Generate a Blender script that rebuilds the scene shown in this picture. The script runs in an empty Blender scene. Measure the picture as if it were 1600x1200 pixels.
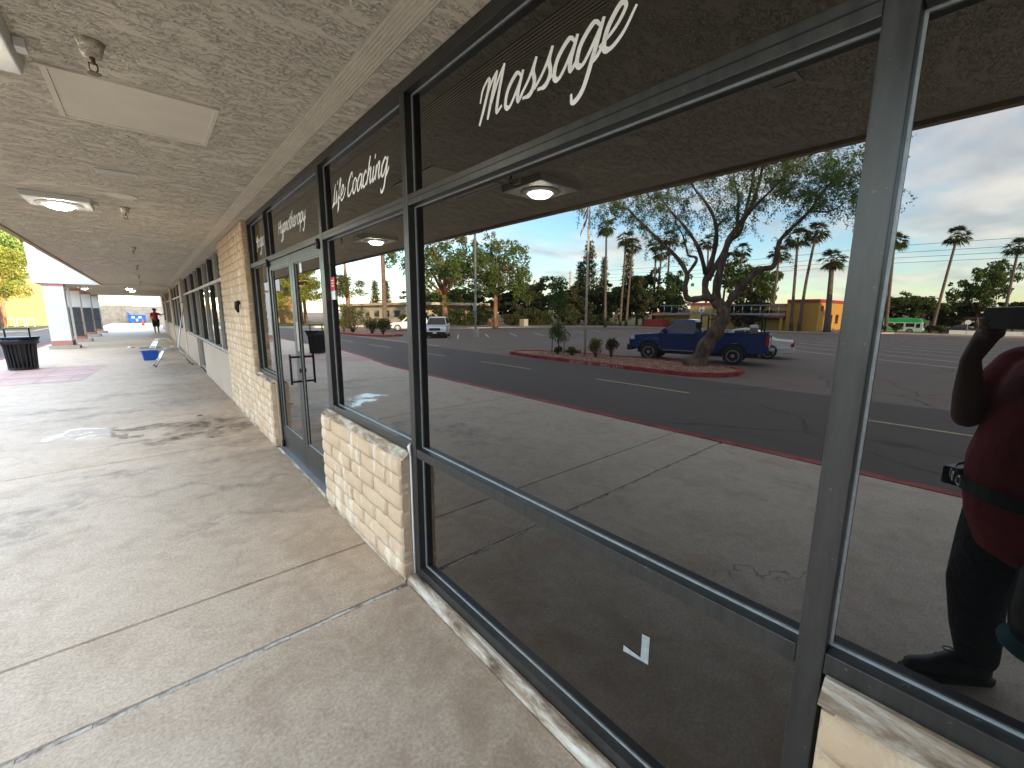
import bpy, bmesh, math, random
import numpy as np
from mathutils import Vector, Matrix, noise as mnoise
R = math.radians
rng = random.Random(7)
nrg = np.random.default_rng(7)
S = bpy.context.scene
COL = S.collection

# ------------------------------------------------------------------ camera
cd = bpy.data.cameras.new('camera'); cam = bpy.data.objects.new('camera', cd); COL.objects.link(cam)
cd.sensor_width = 36.0; cd.lens = 36.0 * 654 / 1600; cd.clip_start = 0.02; cd.clip_end = 3000
CAMP = Vector((-1.07, 0.0, 1.60))
RV = Vector((.757642, -.652651, .005155)); UV = Vector((.106174, .131039, .985675)); BV = Vector((-.643977, -.746241, .168575))
cam.matrix_world = Matrix(((RV.x, UV.x, BV.x, CAMP.x), (RV.y, UV.y, BV.y, CAMP.y), (RV.z, UV.z, BV.z, CAMP.z), (0, 0, 0, 1)))
S.camera = cam

# ------------------------------------------------------------------ world, sun, exposure
SUN_EL, SUN_AZ = 8.0, 162.0      # azimuth clockwise from +Y
w = bpy.data.worlds.new('World'); S.world = w; w.use_nodes = True
nt = w.node_tree; nt.nodes.clear()
def wn(t): return nt.nodes.new(t)
sky = wn('ShaderNodeTexSky'); sky.sky_type = 'NISHITA'; sky.sun_disc = False
sky.sun_elevation = R(SUN_EL); sky.sun_rotation = R(SUN_AZ); sky.altitude = 300; sky.air_density = 1.0; sky.dust_density = .25; sky.ozone_density = 2.6
tc = wn('ShaderNodeTexCoord'); sep = wn('ShaderNodeSeparateXYZ'); nt.links.new(tc.outputs['Generated'], sep.inputs[0])
def wmath(op, a, b=None, clamp=False):
    m = wn('ShaderNodeMath'); m.operation = op; m.use_clamp = clamp
    for i, v in enumerate((a, b)):
        if v is None: continue
        if isinstance(v, (int, float)): m.inputs[i].default_value = v
        else: nt.links.new(v, m.inputs[i])
    return m.outputs[0]
zz = wmath('ADD', wmath('MAXIMUM', sep.outputs[2], 0.0), 0.10)
cmb = wn('ShaderNodeCombineXYZ')
nt.links.new(wmath('DIVIDE', sep.outputs[0], zz), cmb.inputs[0]); nt.links.new(wmath('DIVIDE', sep.outputs[1], zz), cmb.inputs[1])
mp = wn('ShaderNodeMapping'); mp.inputs['Scale'].default_value = (0.55, 0.8, 1); mp.inputs['Rotation'].default_value = (0, 0, R(25)); mp.inputs['Location'].default_value = (4.6, .4, 0)
nt.links.new(cmb.outputs[0], mp.inputs[0])
n1 = wn('ShaderNodeTexNoise'); n1.inputs['Scale'].default_value = 1.1; n1.inputs['Detail'].default_value = 8; n1.inputs['Roughness'].default_value = .6; n1.inputs['Distortion'].default_value = .3
nt.links.new(mp.outputs[0], n1.inputs['Vector'])
cr = wn('ShaderNodeValToRGB'); cr.color_ramp.elements[0].position = .40; cr.color_ramp.elements[1].position = .62
nt.links.new(n1.outputs[0], cr.inputs[0])
n2 = wn('ShaderNodeTexNoise'); n2.inputs['Scale'].default_value = 3.0; n2.inputs['Detail'].default_value = 5
nt.links.new(mp.outputs[0], n2.inputs['Vector'])
cc = wn('ShaderNodeValToRGB'); cc.color_ramp.elements[0].position = .35; cc.color_ramp.elements[1].position = .65
cc.color_ramp.elements[0].color = (.60, .58, .57, 1); cc.color_ramp.elements[1].color = (1.08, .97, .83, 1)
nt.links.new(n2.outputs[0], cc.inputs[0])
csc = wn('ShaderNodeVectorMath'); csc.operation = 'SCALE'; csc.inputs['Scale'].default_value = 3.6
nt.links.new(cc.outputs[0], csc.inputs[0])
mx = wn('ShaderNodeMix'); mx.data_type = 'RGBA'
nt.links.new(wmath('MULTIPLY', cr.outputs[0], .72), mx.inputs['Factor']); nt.links.new(sky.outputs[0], mx.inputs['A']); nt.links.new(csc.outputs[0], mx.inputs['B'])
bg = wn('ShaderNodeBackground'); bg.inputs['Strength'].default_value = 0.15
nt.links.new(mx.outputs['Result'], bg.inputs[0])
wo = wn('ShaderNodeOutputWorld'); nt.links.new(bg.outputs[0], wo.inputs[0])

sd = bpy.data.lights.new('sun', 'SUN'); sd.energy = 2.1; sd.angle = R(.6); sd.color = (1.0, .79, .54)
sun = bpy.data.objects.new('sun', sd); COL.objects.link(sun)
sdir = Vector((math.sin(R(SUN_AZ)) * math.cos(R(SUN_EL)), math.cos(R(SUN_AZ)) * math.cos(R(SUN_EL)), math.sin(R(SUN_EL))))
sun.rotation_euler = sdir.to_track_quat('Z', 'Y').to_euler(); sun.location = (0, -30, 40)

S.view_settings.view_transform = 'Standard'; S.view_settings.look = 'None'; S.view_settings.gamma = 1; S.view_settings.exposure = 3.78
S.view_settings.use_curve_mapping = False
S.cycles.use_denoising = True; S.cycles.max_bounces = 8; S.cycles.diffuse_bounces = 4; S.cycles.glossy_bounces = 5; S.cycles.transparent_max_bounces = 8
S.cycles.sample_clamp_indirect = 6

# ------------------------------------------------------------------ materials
MATS = {}
class NT:
    def __init__(s, name):
        s.m = bpy.data.materials.new(name); s.m.use_nodes = True; s.t = s.m.node_tree; s.t.nodes.clear()
        s.out = s.t.nodes.new('ShaderNodeOutputMaterial')
        s.geo = None
    def n(s, t, **kw):
        nd = s.t.nodes.new(t)
        for k, v in kw.items():
            if k in nd.inputs:
                if hasattr(v, 'is_linked') or isinstance(v, bpy.types.NodeSocket): s.t.links.new(v, nd.inputs[k])
                else: nd.inputs[k].default_value = v
            else: setattr(nd, k, v)
        return nd
    def link(s, a, b): s.t.links.new(a, b)
    def pos(s):
        if not s.geo: s.geo = s.t.nodes.new('ShaderNodeNewGeometry')
        return s.geo.outputs['Position']
    def objco(s):
        return s.n('ShaderNodeTexCoord').outputs['Object']
    def mapping(s, vec, scale=(1, 1, 1), rot=(0, 0, 0), loc=(0, 0, 0)):
        m = s.n('ShaderNodeMapping'); m.inputs['Scale'].default_value = scale; m.inputs['Rotation'].default_value = rot; m.inputs['Location'].default_value = loc
        s.link(vec, m.inputs[0]); return m.outputs[0]
    def noise(s, vec, scale, detail=4, rough=.55, dist=0.):
        nd = s.n('ShaderNodeTexNoise'); nd.inputs['Scale'].default_value = scale; nd.inputs['Detail'].default_value = detail
        nd.inputs['Roughness'].default_value = rough; nd.inputs['Distortion'].default_value = dist
        s.link(vec, nd.inputs['Vector']); return nd.outputs[0]
    def math(s, op, a, b=None, c=None, clamp=False):
        m = s.n('ShaderNodeMath'); m.operation = op; m.use_clamp = clamp
        for i, v in enumerate((a, b, c)):
            if v is None: continue
            if isinstance(v, (int, float)): m.inputs[i].default_value = v
            else: s.link(v, m.inputs[i])
        return m.outputs[0]
    def ramp(s, v, stops):
        r = s.n('ShaderNodeValToRGB'); e = r.color_ramp.elements
        while len(e) < len(stops): e.new(.5)
        for i, (p, c) in enumerate(stops):
            e[i].position = p; e[i].color = tuple(c) + (1,) if len(c) == 3 else c
        s.link(v, r.inputs[0]); return r.outputs[0]
    def mr(s, v, a, b, c=0., d=1.):
        m = s.n('ShaderNodeMapRange'); m.inputs[1].default_value = a; m.inputs[2].default_value = b; m.inputs[3].default_value = c; m.inputs[4].default_value = d
        s.link(v, m.inputs[0]); return m.outputs[0]
    def mix(s, f, a, b, mode='MIX'):
        m = s.n('ShaderNodeMix'); m.data_type = 'RGBA'; m.blend_type = mode
        for k, v in (('Factor', f), ('A', a), ('B', b)):
            if isinstance(v, (int, float)): m.inputs[k].default_value = v
            elif isinstance(v, tuple): m.inputs[k].default_value = v + (1,) if len(v) == 3 else v
            else: s.link(v, m.inputs[k])
        return m.outputs['Result']
    def bump(s, h, strength=.5, dist=.01, normal=None):
        b = s.n('ShaderNodeBump'); b.inputs['Strength'].default_value = strength; b.inputs['Distance'].default_value = dist
        s.link(h, b.inputs['Height'])
        if normal is not None: s.link(normal, b.inputs['Normal'])
        return b.outputs[0]
    def principled(s, color, rough=.6, metal=0., spec=.5, normal=None, **kw):
        p = s.n('ShaderNodeBsdfPrincipled')
        for k, v in (('Base Color', color), ('Roughness', rough), ('Metallic', metal), ('Specular IOR Level', spec)):
            if isinstance(v, (int, float)): p.inputs[k].default_value = v
            elif isinstance(v, tuple): p.inputs[k].default_value = v + (1,) if len(v) == 3 else v
            else: s.link(v, p.inputs[k])
        if normal is not None: s.link(normal, p.inputs['Normal'])
        for k, v in kw.items(): p.inputs[k.replace('_', ' ')].default_value = v
        s.link(p.outputs[0], s.out.inputs[0]); return p
def simple(name, col, rough=.6, metal=0., var=.12, scale=6., bump=0., bscale=60., spec=.5, coords='obj', bdist=.004, **kw):
    if name in MATS: return MATS[name]
    t = NT(name); v = t.objco() if coords == 'obj' else t.pos()
    nn = t.noise(v, scale, 5, .6)
    c = t.mix(t.mr(nn, .3, .7), tuple(x * (1 - var) for x in col), tuple(min(1, x * (1 + var)) for x in col))
    nr = None
    if bump > 0: nr = t.bump(t.noise(v, bscale, 4, .6), bump, bdist)
    t.principled(c, rough, metal, spec, nr, **kw)
    MATS[name] = t.m; return t.m
def emit(name, col, st):
    t = NT(name); e = t.n('ShaderNodeEmission'); e.inputs[0].default_value = tuple(col) + (1,); e.inputs[1].default_value = st
    t.link(e.outputs[0], t.out.inputs[0]); MATS[name] = t.m; return t.m

# stucco ceiling: skip trowelled plaster, flat plateaus with ragged edges
def stucco(name, col, sc=1.0, strength=1.0):
    t = NT(name); p = t.pos()
    st = t.mapping(p, (.42, 1.0, 1.0), (0, 0, R(-8)))
    a = t.noise(st, 30 * sc, 6, .62, 1.1)
    ridge = t.math('ABSOLUTE', t.math('SUBTRACT', a, .5))
    crack = t.mr(ridge, .004, .030)                        # ragged troughs left by the trowel
    msk = t.mr(t.noise(st, 9 * sc, 4, .6, .5), .40, .52)
    crack = t.math('SUBTRACT', 1, t.math('MULTIPLY', t.math('SUBTRACT', 1, crack), msk))
    plate = t.mr(t.noise(st, 15 * sc, 5, .6, .8), .44, .56)
    fine = t.noise(p, 120 * sc, 3, .65)
    h = t.math('ADD', t.math('ADD', crack, t.math('MULTIPLY', plate, .18)), t.math('MULTIPLY', fine, .30))
    big = t.noise(p, .8, 3, .6)
    c = t.mix(t.mr(big, .3, .7), tuple(x * .94 for x in col), tuple(x * 1.04 for x in col))
    t.principled(c, .9, 0, .2, t.bump(h, strength, .014))
    MATS[name] = t.m; return t.m
stucco('stucco', (.68, .61, .49), 1.7, .9)
stucco('stucco_white', (.74, .73, .70), .8, .35)
stucco('stucco_tan', (.46, .36, .27), 1.2, .35)
stucco('stucco_gold', (.25, .165, .07), .5, .3)
stucco('stucco_orange', (.52, .29, .07), .5, .3)

# concrete pavement with stains, wet marks and a puddle
def concrete():
    t = NT('concrete'); p = t.pos()
    sx = t.n('ShaderNodeSeparateXYZ'); t.link(p, sx.inputs[0]); X, Y = sx.outputs[0], sx.outputs[1]
    big = t.noise(p, .55, 5, .65, .4)
    mid = t.noise(p, 3.2, 6, .7, .6)
    fine = t.noise(p, 70, 4, .7)
    c = t.mix(t.mr(big, .3, .7), (.51, .43, .335), (.59, .51, .405))
    c = t.mix(t.math('MULTIPLY', t.mr(mid, .48, .70), .55), c, (.37, .29, .21))
    # brown walked-in dirt along the shopfronts
    near = t.mr(t.math('ADD', X, t.math('MULTIPLY', t.noise(p, 1.3, 4, .6), .9)), -.85, .45)
    c = t.mix(t.math('MULTIPLY', near, .60), c, (.34, .235, .145))
    c = t.mix(.55, c, t.mix(t.mr(fine, .3, .7), (.22, .20, .18), (.72, .69, .64)), 'OVERLAY')
    c = t.mix(.28, c, t.mix(t.mr(t.noise(p, 11, 5, .7), .35, .65), (.36, .34, .32), (.62, .61, .59)), 'OVERLAY')
    grime = t.math('MULTIPLY', t.mr(X, -1.7, -.15), t.mr(t.noise(p, 3.4, 7, .74, .8), .46, .60))
    c = t.mix(t.math('MULTIPLY', grime, .42), c, (.27, .175, .105))
    scuff = t.mr(t.noise(t.mapping(p, (1, .35, 1), (0, 0, R(24))), 6, 7, .78, .5), .60, .68)
    c = t.mix(t.math('MULTIPLY', scuff, .30), c, (.24, .19, .14))
    # shaped marks
    dv = t.n('ShaderNodeVectorMath'); dv.operation = 'ADD'
    nz = t.n('ShaderNodeTexNoise'); nz.inputs['Scale'].default_value = 2.6; nz.inputs['Detail'].default_value = 5; t.link(p, nz.inputs['Vector'])
    sb = t.n('ShaderNodeVectorMath'); sb.operation = 'SUBTRACT'; t.link(nz.outputs['Color'], sb.inputs[0]); sb.inputs[1].default_value = (.5, .5, .5)
    scl = t.n('ShaderNodeVectorMath'); scl.operation = 'SCALE'; scl.inputs['Scale'].default_value = 1.15; t.link(sb.outputs[0], scl.inputs[0])
    t.link(p, dv.inputs[0]); t.link(scl.outputs[0], dv.inputs[1])
    def blob(cx, cy, rx, ry, ang, soft=.35):
        m = t.n('ShaderNodeMapping'); m.vector_type = 'TEXTURE'
        m.inputs['Location'].default_value = (cx, cy, 0); m.inputs['Rotation'].default_value = (0, 0, R(ang)); m.inputs['Scale'].default_value = (rx, ry, 1e6)
        t.link(dv.outputs[0], m.inputs[0])
        ln = t.n('ShaderNodeVectorMath'); ln.operation = 'LENGTH'; t.link(m.outputs[0], ln.inputs[0])
        return t.mr(ln.outputs['Value'], 1 + soft, 1 - soft)
    def acc(lst):
        r = None
        for b in lst: r = b if r is None else t.math('MAXIMUM', r, b)
        return r
    br = t.mr(t.noise(p, 9, 5, .7), .42, .56)
    wet = acc([blob(-.62, 7.3, .42, .30, 10, .5), blob(-1.1, 7.55, .55, .14, -12, .5), blob(-.35, 6.9, .2, .2, 0, .6), blob(-.9, 6.75, .5, .10, -8, .6)])
    wet = t.math('MULTIPLY', wet, t.math('ADD', .35, t.math('MULTIPLY', br, .65)))
    damp = acc([blob(-1.5, 5.5, .42, .10, -24, .7), blob(-1.85, 4.7, .16, .42, -18, .8), blob(-.7, 4.6, .7, .05, -14, .8), blob(-.45, 5.3, .5, .08, -10, .8), blob(-2.35, 9.7, .45, .2, -10, .6),
                blob(-1.9, 8.9, .65, .12, 12, .7), blob(-1.5, 10.8, .7, .16, 25, .7), blob(-.6, 9.4, .5, .5, 0, .9), blob(-.5, 11.2, .4, .9, 0, .9), blob(-.55, 3.65, .5, .045, -13, .7), blob(-.15, 3.2, .06, .08, 0, .5), blob(-.3, 6.1, .5, .2, -10, .9),
                blob(-.62, 14.5, .35, 1.6, 0, .9), blob(-.9, 22.0, 1.3, 1.3, 0, .9), blob(-1.8, 27, 1.6, 1.2, 0, .9)])
    damp = t.math('MULTIPLY', damp, t.math('ADD', .25, t.math('MULTIPLY', br, .75)))
    pud = acc([blob(-1.80, 7.75, .36, .20, -20, .25), blob(-1.55, 7.32, .32, .13, -10, .2)])
    c = t.mix(t.math('MULTIPLY', damp, .48), c, (.12, .10, .085))
    c = t.mix(t.math('MULTIPLY', wet, .95), c, (.075, .048, .03))
    c = t.mix(t.math('MULTIPLY', pud, .5), c, (.2, .19, .18))
    # hairline cracks: distorted voronoi borders, shown only here and there
    vo = t.n('ShaderNodeTexVoronoi'); vo.feature = 'DISTANCE_TO_EDGE'; vo.inputs['Scale'].default_value = .33; t.link(dv.outputs[0], vo.inputs['Vector'])
    ck = t.math('MULTIPLY', t.mr(vo.outputs['Distance'], .0035, .0012), t.mr(t.noise(p, .45, 2, .5), .60, .66))
    c = t.mix(t.math('MULTIPLY', ck, .75), c, (.10, .085, .07))
    # dark specks and pale chewing gum spots
    vs = t.n('ShaderNodeTexVoronoi'); vs.inputs['Scale'].default_value = 2.3; t.link(p, vs.inputs['Vector'])
    spk = t.math('MULTIPLY', t.mr(vs.outputs['Distance'], .045, .03), t.math('GREATER_THAN', t.noise(p, 1.7, 1, .5), .57))
    c = t.mix(t.math('MULTIPLY', spk, .5), c, (.12, .10, .09))
    v3 = t.n('ShaderNodeTexVoronoi'); v3.inputs['Scale'].default_value = 7; t.link(p, v3.inputs['Vector'])
    sp2 = t.math('MULTIPLY', t.mr(v3.outputs['Distance'], .05, .035), t.math('GREATER_THAN', t.noise(p, 2.9, 1, .5), .60))
    c = t.mix(sp2, c, (.66, .62, .55))
    ro = t.mr(mid, .3, .7, .62, .8)
    ro = t.math('SUBTRACT', ro, t.math('MULTIPLY', wet, .30)); ro = t.math('SUBTRACT', ro, t.math('MULTIPLY', pud, .72)); ro = t.math('MAXIMUM', ro, .05)
    flat = t.math('SUBTRACT', 1, t.math('MAXIMUM', pud, t.math('MULTIPLY', wet, .6)))
    h = t.math('MULTIPLY', t.math('ADD', t.math('MULTIPLY', fine, .5), t.math('MULTIPLY', t.noise(p, 24, 5, .7), .8)), flat)
    t.principled(c, ro, 0, .5, t.bump(h, .5, .004)); MATS['concrete'] = t.m
concrete()
def asphalt(name, ca, cb, seams=False):
    t = NT(name); p = t.pos()
    big = t.noise(p, .16, 5, .65, .6); mid = t.noise(t.mapping(p, (1, .25, 1)), 1.1, 5, .65); fine = t.noise(p, 55, 3, .7)
    c = t.mix(t.mr(big, .3, .7), ca, cb)
    c = t.mix(t.math('MULTIPLY', t.mr(mid, .52, .75), .4), c, tuple(x * .6 for x in ca))
    c = t.mix(.35, c, t.mix(t.mr(fine, .3, .7), (.1, .1, .1), (.8, .8, .8)), 'OVERLAY')
    vo = t.n('ShaderNodeTexVoronoi'); vo.feature = 'DISTANCE_TO_EDGE'; vo.inputs['Scale'].default_value = .22
    ad = t.n('ShaderNodeVectorMath'); ad.operation = 'ADD'; nz = t.n('ShaderNodeTexNoise'); nz.inputs['Scale'].default_value = .7; nz.inputs['Detail'].default_value = 4
    t.link(p, nz.inputs['Vector']); t.link(p, ad.inputs[0]); t.link(nz.outputs['Color'], ad.inputs[1]); t.link(ad.outputs[0], vo.inputs['Vector'])
    c = t.mix(t.math('MULTIPLY', t.mr(vo.outputs['Distance'], .009, .003), t.mr(big, .4, .6)), c, tuple(x * .35 for x in ca))
    t.principled(c, .82, 0, .35, t.bump(fine, .45, .006)); MATS[name] = t.m
asphalt('asphalt_aisle', (.088, .068, .054), (.105, .083, .066))
asphalt('asphalt_lot', (.185, .135, .103), (.22, .165, .128))
def glassmat():
    t = NT('tinted_glass')
    lw = t.n('ShaderNodeLayerWeight'); lw.inputs['Blend'].default_value = .5
    fr = t.math('POWER', lw.outputs['Facing'], 4.2)
    f = t.math('ADD', .125, t.math('MULTIPLY', fr, .82), clamp=True)
    d = t.n('ShaderNodeBsdfDiffuse'); d.inputs[0].default_value = (.0035, .0035, .0035, 1)
    g = t.n('ShaderNodeBsdfGlossy'); g.inputs['Roughness'].default_value = .0; g.inputs[0].default_value = (1.0, .985, .95, 1)
    t.link(t.bump(t.noise(t.pos(), 1.4, 2, .5), .06, .004), g.inputs['Normal'])
    m = t.n('ShaderNodeMixShader'); t.link(f, m.inputs[0]); t.link(d.outputs[0], m.inputs[1]); t.link(g.outputs[0], m.inputs[2]); t.link(m.outputs[0], t.out.inputs[0])
    MATS['tinted_glass'] = t.m
glassmat()
def framemat():
    t = NT('frame_metal'); p = t.pos()
    n = t.noise(t.mapping(p, (8, 8, 1.2)), 3, 5, .7); s = t.noise(p, 160, 2, .6)
    c = t.mix(t.mr(n, .35, .7), (.044, .043, .040), (.070, .068, .064))
    dust = t.math('MULTIPLY', t.mr(t.noise(p, 45, 4, .8), .64, .70), .35)
    c = t.mix(dust, c, (.33, .32, .30))
    t.principled(c, t.mr(n, .3, .7, .30, .42), .6, .5, t.bump(s, .05, .001)); MATS['frame_metal'] = t.m
framemat()
def blockmat():
    t = NT('slump_block'); p = t.pos(); gi = t.n('ShaderNodeObjectInfo')
    n = t.noise(p, 7, 5, .65); f = t.noise(p, 46, 4, .7); b = t.noise(t.mapping(p, (3, 3, .7)), 3.2, 4, .6)
    c = t.mix(t.mr(n, .3, .7), (.54, .385, .245), (.63, .475, .315))
    c = t.mix(t.math('MULTIPLY', gi.outputs['Random'], .55), c, (.56, .39, .25))
    c = t.mix(t.math('MULTIPLY', t.mr(b, .54, .62), .6), c, (.78, .69, .53))
    t.principled(c, .85, 0, .25, t.bump(t.math('ADD', f, t.math('MULTIPLY', n, 1.5)), .6, .008)); MATS['slump_block'] = t.m
blockmat()
def mixed(name, cols, rough, scale, bump=.4, bscale=40, dist=.01, stretch=(1, 1, 1), obj=False, thr=(.35, .65)):
    t = NT(name); p = t.mapping(t.objco() if obj else t.pos(), stretch)
    n = t.noise(p, scale, 6, .68, .4); f = t.noise(p, bscale, 4, .7)
    c = t.ramp(n, [(thr[0] + (thr[1] - thr[0]) * i / max(1, len(cols) - 1), c) for i, c in enumerate(cols)])
    c = t.mix(.3, c, t.mix(t.mr(f, .3, .7), (.25, .25, .25), (.75, .75, .75)), 'OVERLAY')
    t.principled(c, rough, 0, .3, t.bump(f, bump, dist)); MATS[name] = t.m; return t.m
mixed('dirty_sill', [(.10, .07, .045), (.30, .22, .15), (.50, .44, .35), (.62, .58, .50)], .85, 16, .7, 90, .004, (1, .22, 1), thr=(.36, .70))
mixed('sealant', [(.14, .11, .085), (.45, .42, .36), (.58, .55, .48)], .8, 14, .4, 80, .003)
mixed('mortar', [(.46, .35, .23), (.56, .44, .30)], .9, 8, .5, 50, .004)
mixed('red_kerb', [(.17, .03, .028), (.34, .045, .04), (.42, .10, .085)], .7, 3, .3, 40, .004)
mixed('pink_paint', [(.44, .33, .29), (.50, .33, .30), (.52, .42, .36)], .75, 1.6, .3, 50, .003)
mixed('line_paint', [(.09, .08, .075), (.55, .53, .5), (.68, .66, .62)], .7, 6, .2, 60, .003, thr=(.3, .5))
mixed('yellow_paint', [(.10, .09, .07), (.50, .40, .20), (.58, .48, .27)], .7, 5, .2, 60, .003, thr=(.3, .5))
mixed('gravel', [(.20, .10, .07), (.40, .22, .15), (.50, .34, .25)], .9, 30, 1.0, 42, .03)
mixed('desert_ground', [(.17, .12, .08), (.28, .20, .14), (.33, .25, .18)], .95, .5, .4, 12, .03)
mixed('lawn', [(.045, .06, .018), (.10, .10, .03), (.17, .14, .05)], .95, .6, .6, 20, .05)
mixed('bark_dark', [(.045, .032, .025), (.13, .088, .064), (.24, .16, .115)], .9, 7, 1.0, 16, .03, (1, 1, .3), True)
mixed('bark_pine', [(.11, .055, .032), (.26, .13, .075), (.34, .19, .11)], .9, 4, 1.0, 9, .04, (1, 1, .3), True)
mixed('bark_palm', [(.07, .052, .040), (.13, .098, .074), (.18, .14, .105)], .9, 3, .8, 9, .03, (1, 1, 2.5), True)
mixed('block_wall', [(.27, .21, .15), (.36, .29, .21), (.42, .34, .26)], .9, 2, .4, 20, .01)
mixed('roof_tile', [(.17, .07, .05), (.28, .13, .095), (.34, .18, .13)], .85, 5, .5, 20, .02)
mixed('concrete_plain', [(.36, .32, .26), (.46, .42, .35)], .85, 3, .3, 40, .004)
def leafmat(name, ca, cb, cc):
    t = NT(name); g = t.n('ShaderNodeNewGeometry'); 
    c = t.ramp(g.outputs['Random Per Island'], [(0, ca), (.55, cb), (1, cc)])
    d = t.n('ShaderNodeBsdfDiffuse'); t.link(c, d.inputs[0]); tr = t.n('ShaderNodeBsdfTranslucent'); t.link(t.mix(.5, c, (.35, .42, .06), 'OVERLAY'), tr.inputs[0])
    m = t.n('ShaderNodeMixShader'); m.inputs[0].default_value = .35; t.link(d.outputs[0], m.inputs[1]); t.link(tr.outputs[0], m.inputs[2]); t.link(m.outputs[0], t.out.inputs[0])
    MATS[name] = t.m
leafmat('leaf_mesquite', (.075, .125, .035), (.125, .19, .06), (.19, .25, .10))
leafmat('leaf_mesq_far', (.045, .075, .022), (.085, .125, .035), (.14, .17, .06))
leafmat('leaf_light', (.075, .115, .030), (.115, .165, .045), (.17, .21, .07))
leafmat('leaf_dark', (.018, .032, .013), (.035, .055, .02), (.065, .085, .03))
leafmat('leaf_olive', (.045, .055, .025), (.08, .085, .035), (.125, .12, .055))
leafmat('leaf_pine', (.03, .05, .018), (.07, .09, .03), (.13, .13, .045))
leafmat('leaf_gold', (.085, .105, .02), (.14, .155, .03), (.20, .19, .05))
leafmat('leaf_palm', (.035, .05, .018), (.06, .075, .025), (.10, .10, .04))
leafmat('leaf_dead', (.14, .095, .055), (.19, .13, .075), (.23, .165, .10))
simple('frame_pale', (.33, .30, .26), .5, .1)
simple('gasket', (.34, .37, .37), .35, .2, .2, 40)
simple('black_metal', (.012, .012, .013), .45, .3)
simple('black_plastic', (.014, .014, .015), .4)
simple('white_vinyl', (.93, .93, .90), .5, 0, .02)
simple('white_paint', (.78, .77, .74), .5, 0, .06)
simple('lamp_housing', (.62, .60, .55), .45, 0, .08)
simple('vent_metal', (.55, .53, .48), .5, .1)
simple('panel_paint', (.66, .595, .48), .75, 0, .05, 4)
simple('trim_metal', (.65, .58, .465), .6, 0, .08, 5)
simple('brass', (.16, .12, .08), .4, .7)
simple('silver', (.62, .64, .65), .32, .85, .1)
simple('red_sticker', (.62, .06, .05), .5)
simple('blue_plastic', (.012, .09, .42), .4)
simple('blue_steel', (.02, .10, .34), .5, .1, .25, 3)
simple('grey_steel', (.30, .31, .32), .45, .6)
simple('dark_panel', (.045, .05, .055), .5, 0, .1, 3, .2, 20)
simple('salmon_band', (.48, .21, .15), .75)
simple('orange_plastic', (.75, .14, .03), .5)
simple('rubber', (.012, .012, .012), .75, 0, .2, 8)
simple('rim_metal', (.55, .56, .57), .3, .8)
simple('chrome', (.75, .76, .78), .12, 1.0, .05)
simple('car_glass', (.012, .014, .016), .04, 0, .05, spec=.8)
simple('truck_blue', (.009, .036, .165), .26, .25, .05, 2, spec=.6, Coat_Weight=.6, Coat_Roughness=.06)
simple('car_white', (.72, .72, .70), .3, 0, .04, 2, Coat_Weight=.5, Coat_Roughness=.06)
simple('car_red', (.25, .02, .025), .3, .2, .05, 2, Coat_Weight=.5, Coat_Roughness=.06)
simple('car_black', (.02, .02, .022), .3, 0, .05, 2)
simple('lens_clear', (.75, .77, .78), .1, .2)
simple('lens_red', (.45, .015, .012), .15)
simple('skin', (.16, .085, .055), .55, 0, .08, 12)
simple('skin_far', (.20, .11, .075), .6)
simple('shirt_red', (.26, .007, .014), .8, 0, .1, 6, .8, 5, bdist=.035)
simple('trousers_black', (.008, .008, .009), .85, 0, .15, 8, 1.0, 11, bdist=.04)
simple('belt_leather', (.012, .011, .010), .5, 0, .2, 10)
simple('teal_cloth', (.015, .12, .14), .75)
simple('hair_black', (.012, .010, .009), .6, 0, .2, 30, .6, 120)
simple('bus_green', (.02, .36, .09), .35)
simple('bus_pale', (.42, .55, .47), .4)
simple('wall_blue_grey', (.36, .42, .44), .8)
simple('wall_cream', (.55, .47, .33), .85)
simple('wall_ochre', (.46, .32, .10), .85, 0, .1, 1.5)
simple('trim_red', (.33, .035, .025), .7, 0, .1, 2)
simple('wood_stake', (.22, .15, .09), .85)
simple('pole_white', (.60, .57, .50), .5)
simple('lamp_pole', (.20, .20, .19), .5, .3)
simple('flag_red', (.45, .02, .03), .8); simple('flag_blue', (.03, .04, .18), .8)
simple('screen_black', (.008, .008, .010), .12)
emit('lamp_glow', (1.0, .93, .78), 9.0)
M = MATS

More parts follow.
